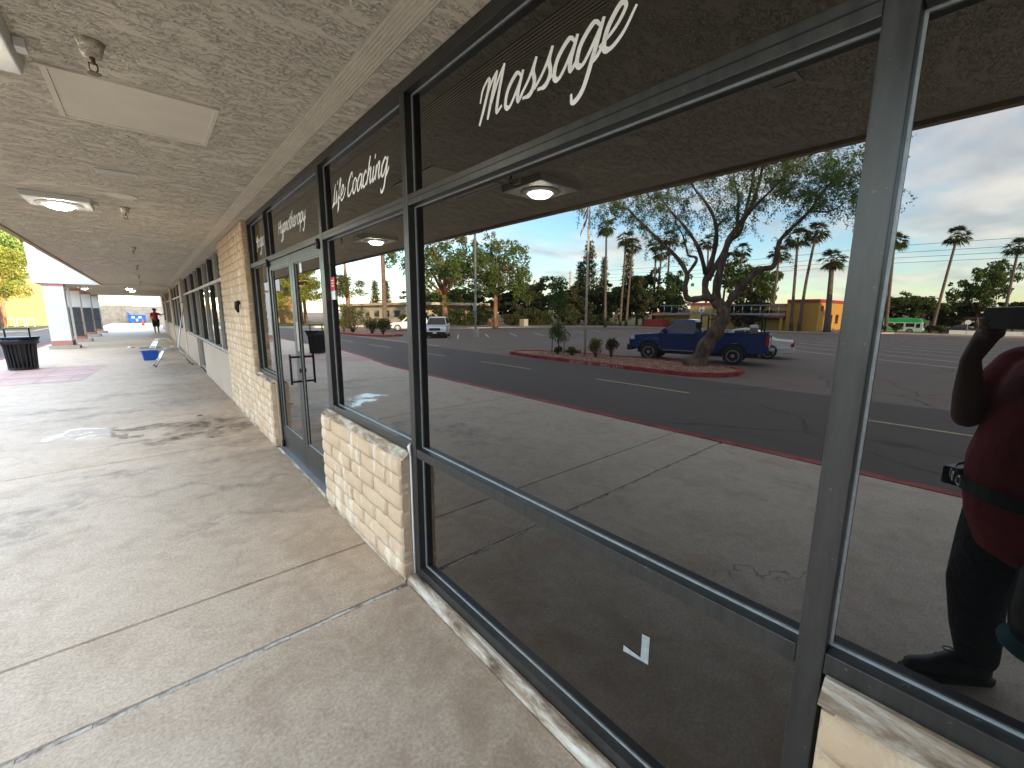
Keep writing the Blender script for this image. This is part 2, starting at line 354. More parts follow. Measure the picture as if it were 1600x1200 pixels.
# ------------------------------------------------------------------ mesh helpers
class MB:
    def __init__(s): s.v = []; s.f = []; s.mi = []; s.cur = 0
    def add(s, vs, fs):
        b = len(s.v); s.v += [tuple(v) for v in vs]
        for f in fs: s.f.append(tuple(b + i for i in f)); s.mi.append(s.cur)
        return s
    def box(s, x0, x1, y0, y1, z0, z1):
        if x0 > x1: x0, x1 = x1, x0
        if y0 > y1: y0, y1 = y1, y0
        if z0 > z1: z0, z1 = z1, z0
        return s.add([(x0, y0, z0), (x1, y0, z0), (x1, y1, z0), (x0, y1, z0), (x0, y0, z1), (x1, y0, z1), (x1, y1, z1), (x0, y1, z1)],
                     [(0, 3, 2, 1), (4, 5, 6, 7), (0, 1, 5, 4), (1, 2, 6, 5), (2, 3, 7, 6), (3, 0, 4, 7)])
    def prism(s, poly, a, b, axis='z'):
        n = len(poly)
        def P(u, v, h): return {'z': (u, v, h), 'y': (u, h, v), 'x': (h, u, v)}[axis]
        vs = [P(u, v, a) for u, v in poly] + [P(u, v, b) for u, v in poly]
        fs = [tuple(range(n - 1, -1, -1)), tuple(range(n, 2 * n))] + [(i, (i + 1) % n, n + (i + 1) % n, n + i) for i in range(n)]
        return s.add(vs, fs)
    def tube(s, pts, rad, n=8, cap=True):
        pts = [Vector(p) for p in pts]; m = len(pts)
        if not hasattr(rad, '__len__'): rad = [rad] * m
        vs = []; prev = None
        for i in range(m):
            d = (pts[min(i + 1, m - 1)] - pts[max(i - 1, 0)])
            if d.length < 1e-9: d = Vector((0, 0, 1))
            d.normalize()
            if prev is None:
                a = Vector((0, 0, 1)) if abs(d.z) < .9 else Vector((1, 0, 0)); u = d.cross(a).normalized()
            else: u = (prev - d * prev.dot(d)); u = u.normalized() if u.length > 1e-6 else d.orthogonal().normalized()
            prev = u; v = d.cross(u)
            for k in range(n):
                an = 2 * math.pi * k / n; vs.append(pts[i] + (u * math.cos(an) + v * math.sin(an)) * rad[i])
        fs = [(i * n + k, i * n + (k + 1) % n, (i + 1) * n + (k + 1) % n, (i + 1) * n + k) for i in range(m - 1) for k in range(n)]
        if cap: fs += [tuple(range(n - 1, -1, -1)), tuple((m - 1) * n + k for k in range(n))]
        return s.add(vs, fs)
    def lathe(s, prof, n=20, c=(0, 0, 0), axis='z', ring=False):
        vs = []
        for r, h in prof:
            for k in range(n):
                a = 2 * math.pi * k / n; x, y = r * math.cos(a), r * math.sin(a)
                vs.append({'z': (c[0] + x, c[1] + y, c[2] + h), 'x': (c[0] + h, c[1] + x, c[2] + y), 'y': (c[0] + x, c[1] + h, c[2] + y)}[axis])
        m = len(prof)
        fs = [(i * n + k, i * n + (k + 1) % n, (i + 1) * n + (k + 1) % n, (i + 1) * n + k) for i in range(m - 1) for k in range(n)]
        if ring: fs += [((m - 1) * n + k, (m - 1) * n + (k + 1) % n, (k + 1) % n, k) for k in range(n)]
        else: fs += [tuple(range(n - 1, -1, -1)), tuple((m - 1) * n + k for k in range(n))]
        return s.add(vs, fs)
    def quad(s, a, b, c, d): return s.add([a, b, c, d], [(0, 1, 2, 3)])
    def ell(s, c, r, nu=16, nv=10):
        vs = [(c[0], c[1], c[2] - r[2])]
        for j in range(1, nv):
            ph = -math.pi / 2 + math.pi * j / nv
            for k in range(nu):
                a = 2 * math.pi * k / nu; vs.append((c[0] + r[0] * math.cos(ph) * math.cos(a), c[1] + r[1] * math.cos(ph) * math.sin(a), c[2] + r[2] * math.sin(ph)))
        vs.append((c[0], c[1], c[2] + r[2])); L = len(vs) - 1
        fs = [(0, 1 + (k + 1) % nu, 1 + k) for k in range(nu)]
        for j in range(nv - 2):
            for k in range(nu): fs.append((1 + j * nu + k, 1 + j * nu + (k + 1) % nu, 1 + (j + 1) * nu + (k + 1) % nu, 1 + (j + 1) * nu + k))
        fs += [(L, 1 + (nv - 2) * nu + k, 1 + (nv - 2) * nu + (k + 1) % nu) for k in range(nu)]
        return s.add(vs, fs)
    def mesh(s, name, mats, smooth=False, bevel=0.):
        me = bpy.data.meshes.new(name); me.from_pydata(s.v, [], s.f)
        if not isinstance(mats, (list, tuple)): mats = [mats]
        for m in mats: me.materials.append(M[m] if isinstance(m, str) else m)
        if len(mats) > 1: me.polygons.foreach_set('material_index', s.mi)
        bm = bmesh.new(); bm.from_mesh(me)
        bmesh.ops.recalc_face_normals(bm, faces=bm.faces)
        if bevel > 0:
            bmesh.ops.bevel(bm, geom=[e for e in bm.edges if len(e.link_faces) == 2 and e.calc_face_angle(0) > .6], offset=bevel, segments=2, affect='EDGES', profile=.6, clamp_overlap=True)
        bm.to_mesh(me); bm.free()
        if smooth: me.polygons.foreach_set('use_smooth', [True] * len(me.polygons))
        me.update(); return me
    def build(s, name, mats, parent=None, smooth=False, bevel=0., **kw):
        return obj(name, s.mesh(name, mats, smooth, bevel), parent, **kw)
def obj(name, me, parent=None, loc=None, label=None, cat=None, group=None, kind=None):
    o = bpy.data.objects.new(name, me); COL.objects.link(o)
    if parent: o.parent = parent
    if loc is not None: o.location = loc
    tag(o, label, cat, group, kind); return o
def tag(o, label=None, cat=None, group=None, kind=None):
    if label: o['label'] = label
    if cat: o['category'] = cat
    if group: o['group'] = group
    if kind: o['kind'] = kind
    return o
def thing(name, label, cat, loc=(0, 0, 0), rz=0., group=None, kind=None):
    o = bpy.data.objects.new(name, None); COL.objects.link(o); o.location = loc; o.rotation_euler = (0, 0, rz); o.empty_display_size = .2
    return tag(o, label, cat, group, kind)
def copy_tree(o, parent=None):
    c = o.copy(); COL.objects.link(c); c.parent = parent
    for ch in list(o.children):
        copy_tree(ch, c)
    return c
def npmesh(name, V, F, mats, mi=None, smooth=False):
    me = bpy.data.meshes.new(name); k = F.shape[1]
    me.vertices.add(len(V)); me.vertices.foreach_set('co', V.astype(np.float32).ravel())
    me.loops.add(F.size); me.loops.foreach_set('vertex_index', F.astype(np.int32).ravel())
    me.polygons.add(len(F)); me.polygons.foreach_set('loop_start', np.arange(0, F.size, k, dtype=np.int32)); me.polygons.foreach_set('loop_total', np.full(len(F), k, dtype=np.int32))
    for m in mats: me.materials.append(M[m])
    if mi is not None: me.polygons.foreach_set('material_index', mi.astype(np.int32))
    me.update(calc_edges=True); me.validate(); return me

def gz(x):
    if x > -4.3: return 0.
    if x > -13: return -.15 - (-4.3 - x) / 8.7 * .45
    return -.6
# ================================================================== THE SETTING
MB().box(-1500, 1500, -1500, 1500, -2.2, -1.5).build('ground', 'desert_ground', kind='structure')
def interp(tab, y):
    for (a, b), (c, d) in zip(tab, tab[1:]):
        if y <= c: return b + (d - b) * max(0., (y - a)) / (c - a)
    return tab[-1][1]
EDGE = [(-90, -4.15), (9, -4.15), (12, -4.2), (15, -4.62), (18, -4.85), (22, -4.75), (45, -4.6), (90, -4.6)]
xe = lambda y: interp(EDGE, y)
# driving aisle (darker, newer asphalt) and the older lot
def sheet(name, xs, y0, y1, mat, dy=4.0, off=0., kind='structure', parent=None):
    b = MB(); ys = np.linspace(y0, y1, max(2, int((y1 - y0) / dy) + 1))
    vs = [(x, y, gz(x) + off) for y in ys for x in xs]; n = len(xs)
    b.add(vs, [(j * n + i, j * n + i + 1, (j + 1) * n + i + 1, (j + 1) * n + i) for j in range(len(ys) - 1) for i in range(n - 1)])
    return b.build(name, mat, parent, kind=kind)
sheet('road', [-12.6, -10, -8, -6, -4.301], -90, 100, 'asphalt_aisle')
lot = sheet('parking_lot', [-66, -50, -40, -30, -20, -13.0, -12.6], -90, 66, 'asphalt_lot')
MB().box(-99, -66.6, -300, 300, -1.6, -1.35).build('street', 'asphalt_lot', kind='structure')
def flat(name, poly, z0, z1, mat, parent=None, kind=None, **kw): return MB().prism(poly, z0, z1).build(name, mat, parent, kind=kind, **kw)
verge = [(-24, 49), (-42, 45.6), (-56.6, 37.6), (-57.2, 11), (-63.4, 8), (-63.4, -90), (-66, -90), (-66, 300), (-24, 300)]
flat('verge', verge, -1.6, -.47, 'desert_ground', kind='structure')
def path_strip(poly, wd, z0, z1, mat, name, parent=None, kind=None, closed=False):
    """a kerb of width wd along a polyline"""
    P = [Vector((a, b, 0)) for a, b in poly]; n = len(P); L = []; Rr = []
    for i in range(n):
        if closed: d = P[(i + 1) % n] - P[i - 1]
        else: d = P[min(i + 1, n - 1)] - P[max(i - 1, 0)]
        d.normalize(); nn = Vector((-d.y, d.x, 0)); L.append(P[i] + nn * wd / 2); Rr.append(P[i] - nn * wd / 2)
    b = MB(); vs = []
    for l, r in zip(L, Rr): vs += [(l.x, l.y, z0), (l.x, l.y, z1), (r.x, r.y, z1), (r.x, r.y, z0)]
    fs = []; m = n if closed else n - 1
    for i in range(m):
        a, c = 4 * i, 4 * ((i + 1) % n)
        for k in range(4): fs.append((a + k, a + (k + 1) % 4, c + (k + 1) % 4, c + k))
    if not closed: fs += [(0, 1, 2, 3), (4 * n - 1, 4 * n - 2, 4 * n - 3, 4 * n - 4)]
    b.add(vs, fs); return b.build(name, mat, parent, kind=kind, bevel=.015)
path_strip(verge[:6], .16, -.8, -.44, 'concrete_plain', 'kerb', kind='structure')
flat('lawn', [(-9.5, 61), (-24, 61), (-24, 140), (-9.5, 140)], -1.6, -.40, 'lawn', kind='structure')
path_strip([(-9.5, 140), (-9.5, 61), (-24, 61)], .16, -.8, -.36, 'concrete_plain', 'kerb', kind='structure')
flat('street_verge', [(-99.02, -300), (-99.02, 300), (-700, 300), (-700, -300)], -1.6, -1.2, 'lawn', kind='structure')
# the red painted kerb of the walk
kp = [(xe(y) - .075, y) for y in list(np.arange(-90, 8, 6)) + list(np.arange(8, 26, 1.0)) + list(np.arange(26, 91, 4))]
kerb = MB(); vs = []
for x, y in kp: vs += [(x + .075, y, -.3), (x + .075, y, .004), (x - .06, y, .004), (x - .085, y, -.012), (x - .095, y, -.3)]
n = len(kp); kerb.add(vs, [(5 * i + k, 5 * i + (k + 1) % 5, 5 * i + 5 + (k + 1) % 5, 5 * i + 5 + k) for i in range(n - 1) for k in range(5)])
kerb.build('red_kerb', 'red_kerb', kind='structure')
# the walk: base and separate concrete slabs between the joints
walk = MB(); ys = list(np.arange(-30, 9, 3)) + list(np.arange(9, 26, 1.0)) + list(np.arange(26, 79, 4)); 
vs = []
for y in ys: vs += [(xe(y) + .004, y, -.02), (-.02, y, -.02)]
walk.add(vs, [(2 * i, 2 * i + 1, 2 * i + 3, 2 * i + 2) for i in range(len(ys) - 1)])
walk = walk.build('sidewalk', 'sealant', kind='structure')
JN = [(-30, .01), (-24, .01), (-18, .01), (-12.2, .01), (-8.4, .01), (-4.8, .01), (-1.5, .010), (2.115, .024), (2.72, .009), (5.98, .009), (9.7, .010), (13.55, .012), (17.4, .012), (21.2, .012), (25.2, .012), (29.2, .012), (33.2, .012), (37.2, .012), (41.4, .012), (46, .012), (52, .012), (58, .012), (65, .012), (74, .012)]
def slab(y0, y1):
    b = MB(); ys = [y0] + [y for y in np.arange(math.ceil(y0), y1, 1.0) if y0 + .05 < y < y1 - .05] + [y1]
    e = .006; top = 0.; vs = []; n = len(ys)
    for i, y in enumerate(ys):
        yy = y + (e if i == 0 else -e if i == n - 1 else 0)
        vs += [(xe(y) + .006, y, -.018), (xe(y) + .006 + e, yy, top), (-.055 - e, yy, top), (-.055, y, -.018)]
    fs = [(4 * i + k, 4 * i + k + 1, 4 * i + 5 + k, 4 * i + 4 + k) for i in range(n - 1) for k in range(3)]
    fs += [(0, 1, 2, 3), (4 * n - 1, 4 * n - 2, 4 * n - 3, 4 * n - 4)]
    b.add(vs, fs); return b
for (a, ga), (c, gc) in zip(JN, JN[1:]):
    slab(a + ga / 2, c - gc / 2).build('slab', 'concrete', walk)
# old sealing compound in the wide joint
b = MB(); 
for i in range(40):
    y = 2.115 + rng.uniform(-.003, .003); x = -4.1 + i * .1; b.box(x, x + .098, y - .0105, y + .0105, -.02, -.004 + rng.uniform(-.004, .003))
b.build('joint_seal', 'sealant', walk)
# faded red painted patch by the litter bin, with pale score lines
pp = MB(); pp.add([(-4.5, 13.7, .004), (-2.35, 13.7, .004), (-2.1, 17.3, .004), (-4.7, 17.3, .004)], [(0, 1, 2, 3)])
pp = pp.build('painted_patch', 'pink_paint', walk)
for x in (-2.62, -3.15, -3.75): MB().add([(x, 13.75, .008), (x + .035, 13.75, .008), (x + .06 + .12 * (x + 3.3), 17.25, .008), (x + .02 + .12 * (x + 3.3), 17.25, .008)], [(0, 1, 2, 3)]).build('score_line', 'concrete_plain', walk)
for y in (14.9, 16.1): MB().box(-4.5, -2.3, y, y + .04, .0045, .008).build('score_line', 'concrete_plain', walk)
# paving far end
# painted lines
def line(p, q, wd, mat, off=.006):
    P = Vector((p[0], p[1], 0)); Q = Vector((q[0], q[1], 0)); d = (Q - P).normalized(); nn = Vector((-d.y, d.x, 0)) * wd / 2
    pts = [P + nn, P - nn, Q - nn, Q + nn]
    return MB().add([(a.x, a.y, gz(a.x) + off) for a in pts], [(0, 1, 2, 3)]).build('painted_line', mat, lot)
for y in (-8.0, -2.9, 2.1 - .4, 7.9, 13.75, 19.5, 25.3, 31, 37, 43): line((-9.05, y), (-9.05, y - 2.95), .11, 'yellow_paint')
for i in range(11):
    x = -18.6 - 3.15 * i; y = 30.0 - .25 * i
    line((x, y), (x - 3.4, y + 5.0), .12, 'line_paint')
for i in range(9):
    x = -24.5 - 3.15 * i; line((x, 12.0), (x - 3.4, 17.2), .12, 'line_paint'); line((x + 3.4, 22.4), (x, 17.2), .12, 'line_paint')
    line((x - 2, 5.0), (x - 5.4, 9.9), .12, 'line_paint'); line((x + 1.4, -.6), (x - 2, 4.6), .12, 'line_paint')
line((-13.2, 24), (-13.2, 38), .1, 'line_paint')

# planted island with red kerb
isl = [(-13.35, 16.9), (-13.05, 15.0), (-13.05, 12.0), (-13.0, 9.5), (-13.0, 8.0), (-13.2, 6.9), (-13.7, 6.25), (-14.5, 5.95), (-15.4, 6.1), (-16.0, 6.8), (-16.25, 8.0), (-16.2, 11.0), (-15.9, 14.0), (-15.2, 16.2), (-14.3, 17.3)]
flat('gravel_bed', isl, -.75, -.485, 'gravel', kind='structure')
path_strip(isl, .17, -.75, -.44, 'red_kerb', 'island_kerb', kind='structure', closed=True)
# loose stones on the bed
b = MB()
for i in range(900):
    for _ in range(20):
        x, y = rng.uniform(-16.2, -13.1), rng.uniform(6, 17)
        if -15.9 < x < -13.2 and 6.6 < y < 16 and (y < 13.5 or x > -15.6): break
    r = rng.uniform(.02, .055); b.ell((x, y, -.485 + r * .3), (r * rng.uniform(.8, 1.3), r, r * .7), 5, 3)
b.build('gravel_stones', 'gravel', kind='stuff')
# stencilled words on the island kerb
def text_mesh(body, size, name, mat, mw, parent=None, extrude=.0015, **kw):
    cu = bpy.data.curves.new(name, 'FONT'); cu.body = body; cu.size = size; cu.extrude = extrude; cu.align_x = 'CENTER'; cu.resolution_u = 3
    to = bpy.data.objects.new(name, cu); COL.objects.link(to); bpy.context.view_layer.update()
    me = bpy.data.meshes.new_from_object(to.evaluated_get(bpy.context.evaluated_depsgraph_get())); bpy.data.objects.remove(to)
    me.materials.clear(); me.materials.append(M[mat])
    o = obj(name, me, parent, **kw); o.matrix_local = mw; return o
def face_plus_x(x, y, z): return Matrix(((0, 0, 1, x), (1, 0, 0, y), (0, 1, 0, z), (0, 0, 0, 1)))
for word, y in (('FIRE LANE', 10.15), ('NO PARKING', 11.75)):
    kt = thing('kerb_lettering', 'white stencilled words %s on the red island kerb' % word, 'lettering', (-12.905, y, -.575))
    for i, ch in enumerate(word):
        if ch != ' ': text_mesh(ch, .16, 'letter', 'white_paint', face_plus_x(0, (i - len(word) / 2 + .5) * .128, 0), kt)
# ================================================================== THE SHOP BUILDING
B = thing('shop_building', 'long low stucco shopping plaza with covered walk and dark glazed shopfronts', 'building')
ZC = 2.72
MB().box(.125, 20, -40, 58, -.4, 4.6).build('wall', 'stucco_tan', B)  # added length past the covered walk keeps sun off the far screen wall
MB().box(-2.42, 20.2, -40.2, 25.5, 4.601, 4.8).build('roof', 'stucco_tan', B)
b = MB(); b.box(-2.40, -.252, -40, 25.45, ZC, ZC + .12); ceil = b.build('ceiling', 'stucco', B)
MB().box(-.129, .124, -40, 43, ZC, ZC + .12).build('ceiling_border', 'stucco', B)
# grooved metal screed between ceiling and border
b = MB(); b.box(-.2515, -.1295, -40, 43, ZC + .004, ZC + .1)
for i in range(7): b.box(-.246 + i * .017, -.237 + i * .017, -40, 42.9, ZC - .002, ZC + .0035)
b.build('ceiling_trim', 'trim_metal', B)
b = MB(); b.box(-2.46, -2.401, -40.1, 25.45, ZC - .03, 4.6); b.build('fascia', 'stucco_tan', B)
# wide portico with columns further down the walk
MB().box(-4.35, -.252, 25.6, 43.2, ZC - .02, ZC + .1).build('portico_ceiling', 'stucco', B)
b = MB(); b.box(-4.42, .1, 25.45, 25.599, ZC - .05, 5.6); b.box(-4.42, -4.352, 25.6, 43.2, ZC - .05, 5.6); b.build('portico_front', 'stucco_white', B)
MB().box(-4.25, .1, 43.201, 43.4, ZC - .05, 4.4).build('portico_end', 'stucco_tan', B)
for i, y in enumerate((25.5, 30.9, 36.5, 42.2)):
    c = MB().box(-4.16, -3.56, y, y + .55, .34, 2.56).build('column', 'stucco_white', B)
    MB().box(-4.17, -3.55, y - .01, y + .56, 2.561, ZC - .055).build('column_band', 'salmon_band', c)
    MB().box(-4.17, -3.55, y - .01, y + .56, .14, .339).build('column_band', 'salmon_band', c)
    MB().box(-4.25, -3.35, y - .1, y + .65, 0, .139).build('plinth', 'concrete_plain', c, bevel=.01)
    if i:
        pan = MB()
        for k in range(9): pan.box(-4.1 + k * .056, -4.05 + k * .056, y - .06, y - .012, .3, 1.75)
        pan.build('dark_panel', 'dark_panel', c)
        MB().box(-4.12, -3.58, y - .075, y - .0605, .92, 1.0).build('panel_rail', 'dark_panel', c)
    else:
        MB().tube([(-3.5, y + .2, .14), (-3.5, y + .2, .32), (-3.47, y + .05, .36)], .022, 8).build('hose_bib', 'brass', c, smooth=True)
# down pipe beside the first column
MB().box(-3.54, -3.47, 26.2, 26.3, .14, 2.6).build('down_pipe', 'white_paint', B)

FW = .045           # glass plane
def bar(name, par, x0, x1, y0, y1, z0, z1, mat='frame_metal', bv=.003): return MB().box(x0, x1, y0, y1, z0, z1).build(name, mat, par, bevel=bv)
def pane(par, y0, y1, z0, z1, x=FW, gk=True):
    o = MB().box(x, x + .006, y0 - .012, y1 + .012, z0 - .012, z1 + .012).build('pane', 'tinted_glass', par)
    if gk:
        g = MB(); t = .0055
        g.box(x - .006, x - .0005, y0, y1, z0, z0 + t); g.box(x - .006, x - .0005, y0, y1, z1 - t, z1)
        g.box(x - .006, x - .0005, y0, y0 + t, z0 + t, z1 - t); g.box(x - .006, x - .0005, y1 - t, y1, z0 + t, z1 - t)
        g.build('gasket', 'gasket', par)
    return o
WN = MB().box(0, .11, -1.80, 6.40, 2.662, 2.7185).build('shopfront_window', 'frame_metal', B, bevel=.002)
TR0, TR1 = 2.135, 2.188
D = .11
for y0, y1, z0 in ((-1.80, -1.745, .80), (.163, .216, .046), (2.065, 2.119, .046), (3.455, 3.515, .02), (5.395, 5.45, .02), (6.352, 6.40, .80)):
    bar('mullion', WN, 0, D, y0, y1, z0, 2.661)
bays = dict(A=(-1.745, .163), Bb=(.216, 2.065), C=(2.119, 3.455), Dd=(3.515, 5.395), E=(5.45, 6.352))
for k, (a, c) in bays.items():
    bar('transom', WN, .0015, D, a + .0005, c - .0005, TR0, TR1)
    pane(WN, a, c, TR1, 2.662)
def groove(y0, y1, z): MB().box(-.0006, .0014, y0, y1, z - .0016, z + .0016).build('groove', 'black_metal', WN)
groove(.217, 2.064, 2.163); groove(2.12, 3.454, 2.163)
bar('sill_rail', WN, .0015, D, -1.7445, .1625, .80, .852); pane(WN, -1.745, .163, .852, TR0)
bar('sill_rail', WN, .0015, D, .2165, 2.0645, .046, .098); bar('mid_rail', WN, .0015, D, .2165, 2.0645, .787, .838)
pane(WN, .216, 2.065, .098, .787); pane(WN, .216, 2.065, .838, TR0)
bar('sill_rail', WN, .0015, D, 2.1195, 3.4545, .80, .852); pane(WN, 2.119, 3.455, .852, TR0)
bar('sill_rail', WN, .0015, D, 5.4505, 6.3515, .80, .852); pane(WN, 5.45, 6.352, .852, TR0)
# double door
for a, c, hinge in ((3.519, 4.452, 3.519), (4.458, 5.391, 5.391)):
    dm = MB(); dm.box(.012, .056, a, a + .082, .024, 2.131); dm.box(.012, .056, c - .082, c, .024, 2.131)
    dm.box(.012, .056, a + .0825, c - .0825, 2.04, 2.131); dm.box(.012, .056, a + .0825, c - .0825, .024, .285)
    dr = dm.build('door', 'frame_metal', B, bevel=.002)
    pane(dr, a + .082, c - .082, .285, 2.04, .030)
    if hinge == 3.519:
        hd = MB(); yh = 4.405
        hd.tube([(-.075, yh, .90), (-.075, yh, 1.19)], .011, 8); hd.tube([(.012, yh, 1.165), (-.075, yh, 1.165)], .010, 8); hd.tube([(.012, yh, .925), (-.075, yh, .925)], .010, 8)
        hd.build('door_handle', 'black_metal', dr, smooth=True)
        MB().lathe([(.022, 0), (.022, -.012), (.014, -.014)], 14, (.012, yh + .005, 1.03), 'x').build('lock_cylinder', 'black_metal', dr)
        MB().box(.0265, .0285, 4.17, 4.235, 1.945, 2.028).build('sticker', 'white_vinyl', dr)
        MB().box(.0105, .0118, yh + .022, yh + .032, 1.22, 1.5).build('tape_strip', 'white_vinyl', dr); MB().box(.0105, .0118, yh - .018, yh - .008, 1.22, 1.5).build('tape_strip', 'white_vinyl', dr)
    for z in (.06, 2.11): MB().tube([(-.004, hinge + (.03 if hinge < 4 else -.03), z - .03), (-.004, hinge + (.03 if hinge < 4 else -.03), z + .045)], .017, 10).build('pivot', 'black_metal', dr, smooth=True)
MB().box(-.045, .11, 3.516, 5.394, -.012, .0195).build('threshold', 'grey_steel', B, bevel=.004)
MB().box(.03, .055, 3.40, 3.4545, 0, 0.001).build('shim', 'black_metal', WN)
# red notice and white notice on the glass beside the door
st = MB().box(FW - .0075, FW - .001, 3.36, 3.435, 1.76, 1.86).build('sticker', 'red_sticker', WN); MB().box(FW - .0075, FW - .001, 3.36, 3.435, 1.69, 1.757).build('sticker', 'white_vinyl', WN)
for z in (1.79, 1.81, 1.83): MB().box(FW - .0085, FW - .0077, 3.372, 3.424, z, z + .008).build('print_line', 'white_vinyl', st)
# L shaped corner mark on the lowest pane
lb = MB(); lb.add([(FW - .0025, .606, .475), (FW - .0025, .634, .482), (FW - .0025, .634, .57), (FW - .0025, .606, .575)], [(0, 1, 2, 3)]); lb.add([(FW - .0025, .634, .482), (FW - .0025, .606, .475), (FW - .0025, .70, .462), (FW - .0025, .70, .485)], [(0, 1, 2, 3)])
lb.build('corner_mark', 'gasket', WN)

# ---- slump block walls, each block a piece
BLK = []
for k in range(7):
    bm = bmesh.new(); nx, nz = 7, 4; L, Hh, dp = .398, .100, .05; rr = random.Random(50 + k)
    ph = [rr.uniform(0, 6) for _ in range(4)]
    g = [[None] * (nz + 1) for _ in range(nx + 1)]
    for i in range(nx + 1):
        for j in range(nz + 1):
            u, v = i / nx, j / nz
            eu = min(u, 1 - u) * nx; ev = min(v, 1 - v) * nz
            x = -dp + (.005 if eu < .5 else 0) + (.0045 if ev < .5 else 0) - .003 * math.sin(math.pi * v) + rr.uniform(-.003, .003)
            yy = u * L + (.004 * math.sin(v * 5 + ph[0]) if 0 < i < nx else (.004 if i == 0 else -.004) + rr.uniform(-.003, .003))
            zz = v * Hh + .0025 * math.sin(u * 7 + ph[1]) + (rr.uniform(-.002, .002))
            g[i][j] = bm.verts.new((x, yy, zz))
    for i in range(nx):
        for j in range(nz): bm.faces.new((g[i][j], g[i + 1][j], g[i + 1][j + 1], g[i][j + 1]))
    rim = [g[i][0] for i in range(nx + 1)] + [g[nx][j] for j in range(1, nz + 1)] + [g[i][nz] for i in range(nx - 1, -1, -1)] + [g[0][j] for j in range(nz - 1, 0, -1)]
    back = [bm.verts.new((0, v.co.y, v.co.z)) for v in rim]
    for i in range(len(rim)): bm.faces.new((rim[i], back[i], back[(i + 1) % len(rim)], rim[(i + 1) % len(rim)]))
    bmesh.ops.recalc_face_normals(bm, faces=bm.faces)
    me = bpy.data.meshes.new('block'); bm.to_mesh(me); bm.free(); me.materials.append(M['slump_block']); me.polygons.foreach_set('use_smooth', [True] * len(me.polygons)); BLK.append(me)
def block_wall(name, y0, y1, z0, z1, xf, xb=.10, ch=.1065, ends=True):
    core = MB().box(xf + .009, xb, y0 + .004, y1 - .004, z0, z1 - .004).build(name, 'mortar', B)
    nr = int(round((z1 - z0) / ch)); ch = (z1 - z0) / nr
    for j in range(nr):
        y = y0; off = .2 if j % 2 else 0
        first = True
        while y < y1 - .01:
            ln = .4065 - (off if first else 0); first = False
            ln = min(ln, y1 - y)
            if y1 - (y + ln) < .09: ln = y1 - y
            o = obj('block', rng.choice(BLK), core); o.location = (xf + .05 + rng.uniform(-.002, .002), y + .001, z0 + j * ch + .001)
            o.scale = (1, (ln - .004) / .398, (ch - .003) / .100)
            y += ln
    return core
block_wall('block_pier', 2.135, 3.60, .012, .765, -.068)
block_wall('block_pier', -1.9, .150, .012, .765, -.068)
block_wall('block_pier', 5.452, 6.395, .012, .765, -.068)
block_wall('block_pier', 6.40, 8.77, .012, 2.715, -.060)
# mortar wash and flashing over the low walls
for a, c in ((2.128, 3.60), (-1.9, .155), (5.452, 6.395)):
    MB().prism([(-.055, .764), (.0, .764), (.0, .803), (-.012, .803)], a, c, 'y').build('sill_wash', 'dirty_sill', B)
MB().prism([(-.058, -.01), (-.001, -.01), (-.001, .0445), (-.016, .0455), (-.044, .03)], .152, 2.134, 'y').build('base_sill', 'dirty_sill', B)
MB().prism([(-.060, -.015), (-.046, -.015), (-.046, .012)], 3.61, 5.45, 'y').build('base_sill', 'dirty_sill', B)
for a, c in ((2.135, 3.60), (-1.9, .150), (5.452, 8.77)): MB().prism([(-.075, -.012), (-.02, -.012), (-.02, .012), (-.062, .012)], a, c, 'y').build('base_mortar', 'dirty_sill', B)
# door jamb return on the left block wall, white caulk at the pier corner
MB().box(-.015, .0, 5.40, 5.4515, .0, .80).build('jamb_plaster', 'stucco_tan', B)
b = MB(); b.tube([(-.004, 2.122, .02), (-.005, 2.124, .4), (-.006, 2.122, .80)], .006, 6); b.tube([(-.006, 2.120, .79), (-.012, 2.126, .84), (-.004, 2.12, .86)], [.006, .011, .004], 6); b.build('caulk', 'white_paint', B, smooth=True)
# cable stub on the tall pier
b = MB(); b.tube([(-.065, 7.0, 1.72), (-.10, 7.0, 1.71), (-.105, 7.01, 1.64), (-.09, 7.015, 1.58)], [.03, .035, .03, .015], 8); b.build('wall_bracket', 'black_metal', B, smooth=True)
# far shop windows
MB().box(-.05, .124, 8.78, 13.25, -.3, .84).build('low_wall', 'stucco_tan', B); MB().box(-.05, .124, 15.05, 43, -.3, .84).build('low_wall', 'stucco_tan', B)
for a, c in ((19.2, 20.4), (27.6, 28.9), (36.2, 37.5), (42.0, 43.0)): MB().box(-.065, .12, a, c, -.2, ZC - .002).build('pilaster', 'stucco_tan', B)
for a, c, n in ((8.78, 19.2, 9), (20.4, 27.6, 6), (28.9, 36.2, 6), (37.5, 42.0, 4)):
    fw = MB().box(0, .11, a, c, 2.662, 2.718).build('shopfront_window', 'frame_pale', B)
    MB().box(-.02, .11, a, c, .842, .885).build('sill_rail', 'frame_pale', fw)
    ys = np.linspace(a, c, n + 1)
    for i in range(n + 1):
        MB().box(0, .11, ys[i] - .025, ys[i] + .025, .886, 2.661).build('mullion', 'frame_pale' if i % 2 else 'frame_metal', fw)
    for i in range(n):
        MB().box(.001, .108, ys[i] + .0255, ys[i + 1] - .0255, 2.135, 2.19).build('transom', 'frame_pale', fw)
        pane(fw, ys[i] + .025, ys[i + 1] - .025, .885, 2.135, gk=False); pane(fw, ys[i] + .025, ys[i + 1] - .025, 2.19, 2.662, gk=False)
pd = MB().box(0, .1, 13.26, 13.33, .0, .84); pd.box(0, .1, 14.97, 15.04, 0, .84); pd.box(0, .1, 13.331, 14.969, 0, .06); pd = pd.build('low_window', 'frame_pale', B); pane(pd, 13.33, 14.97, .06, .84, gk=False)

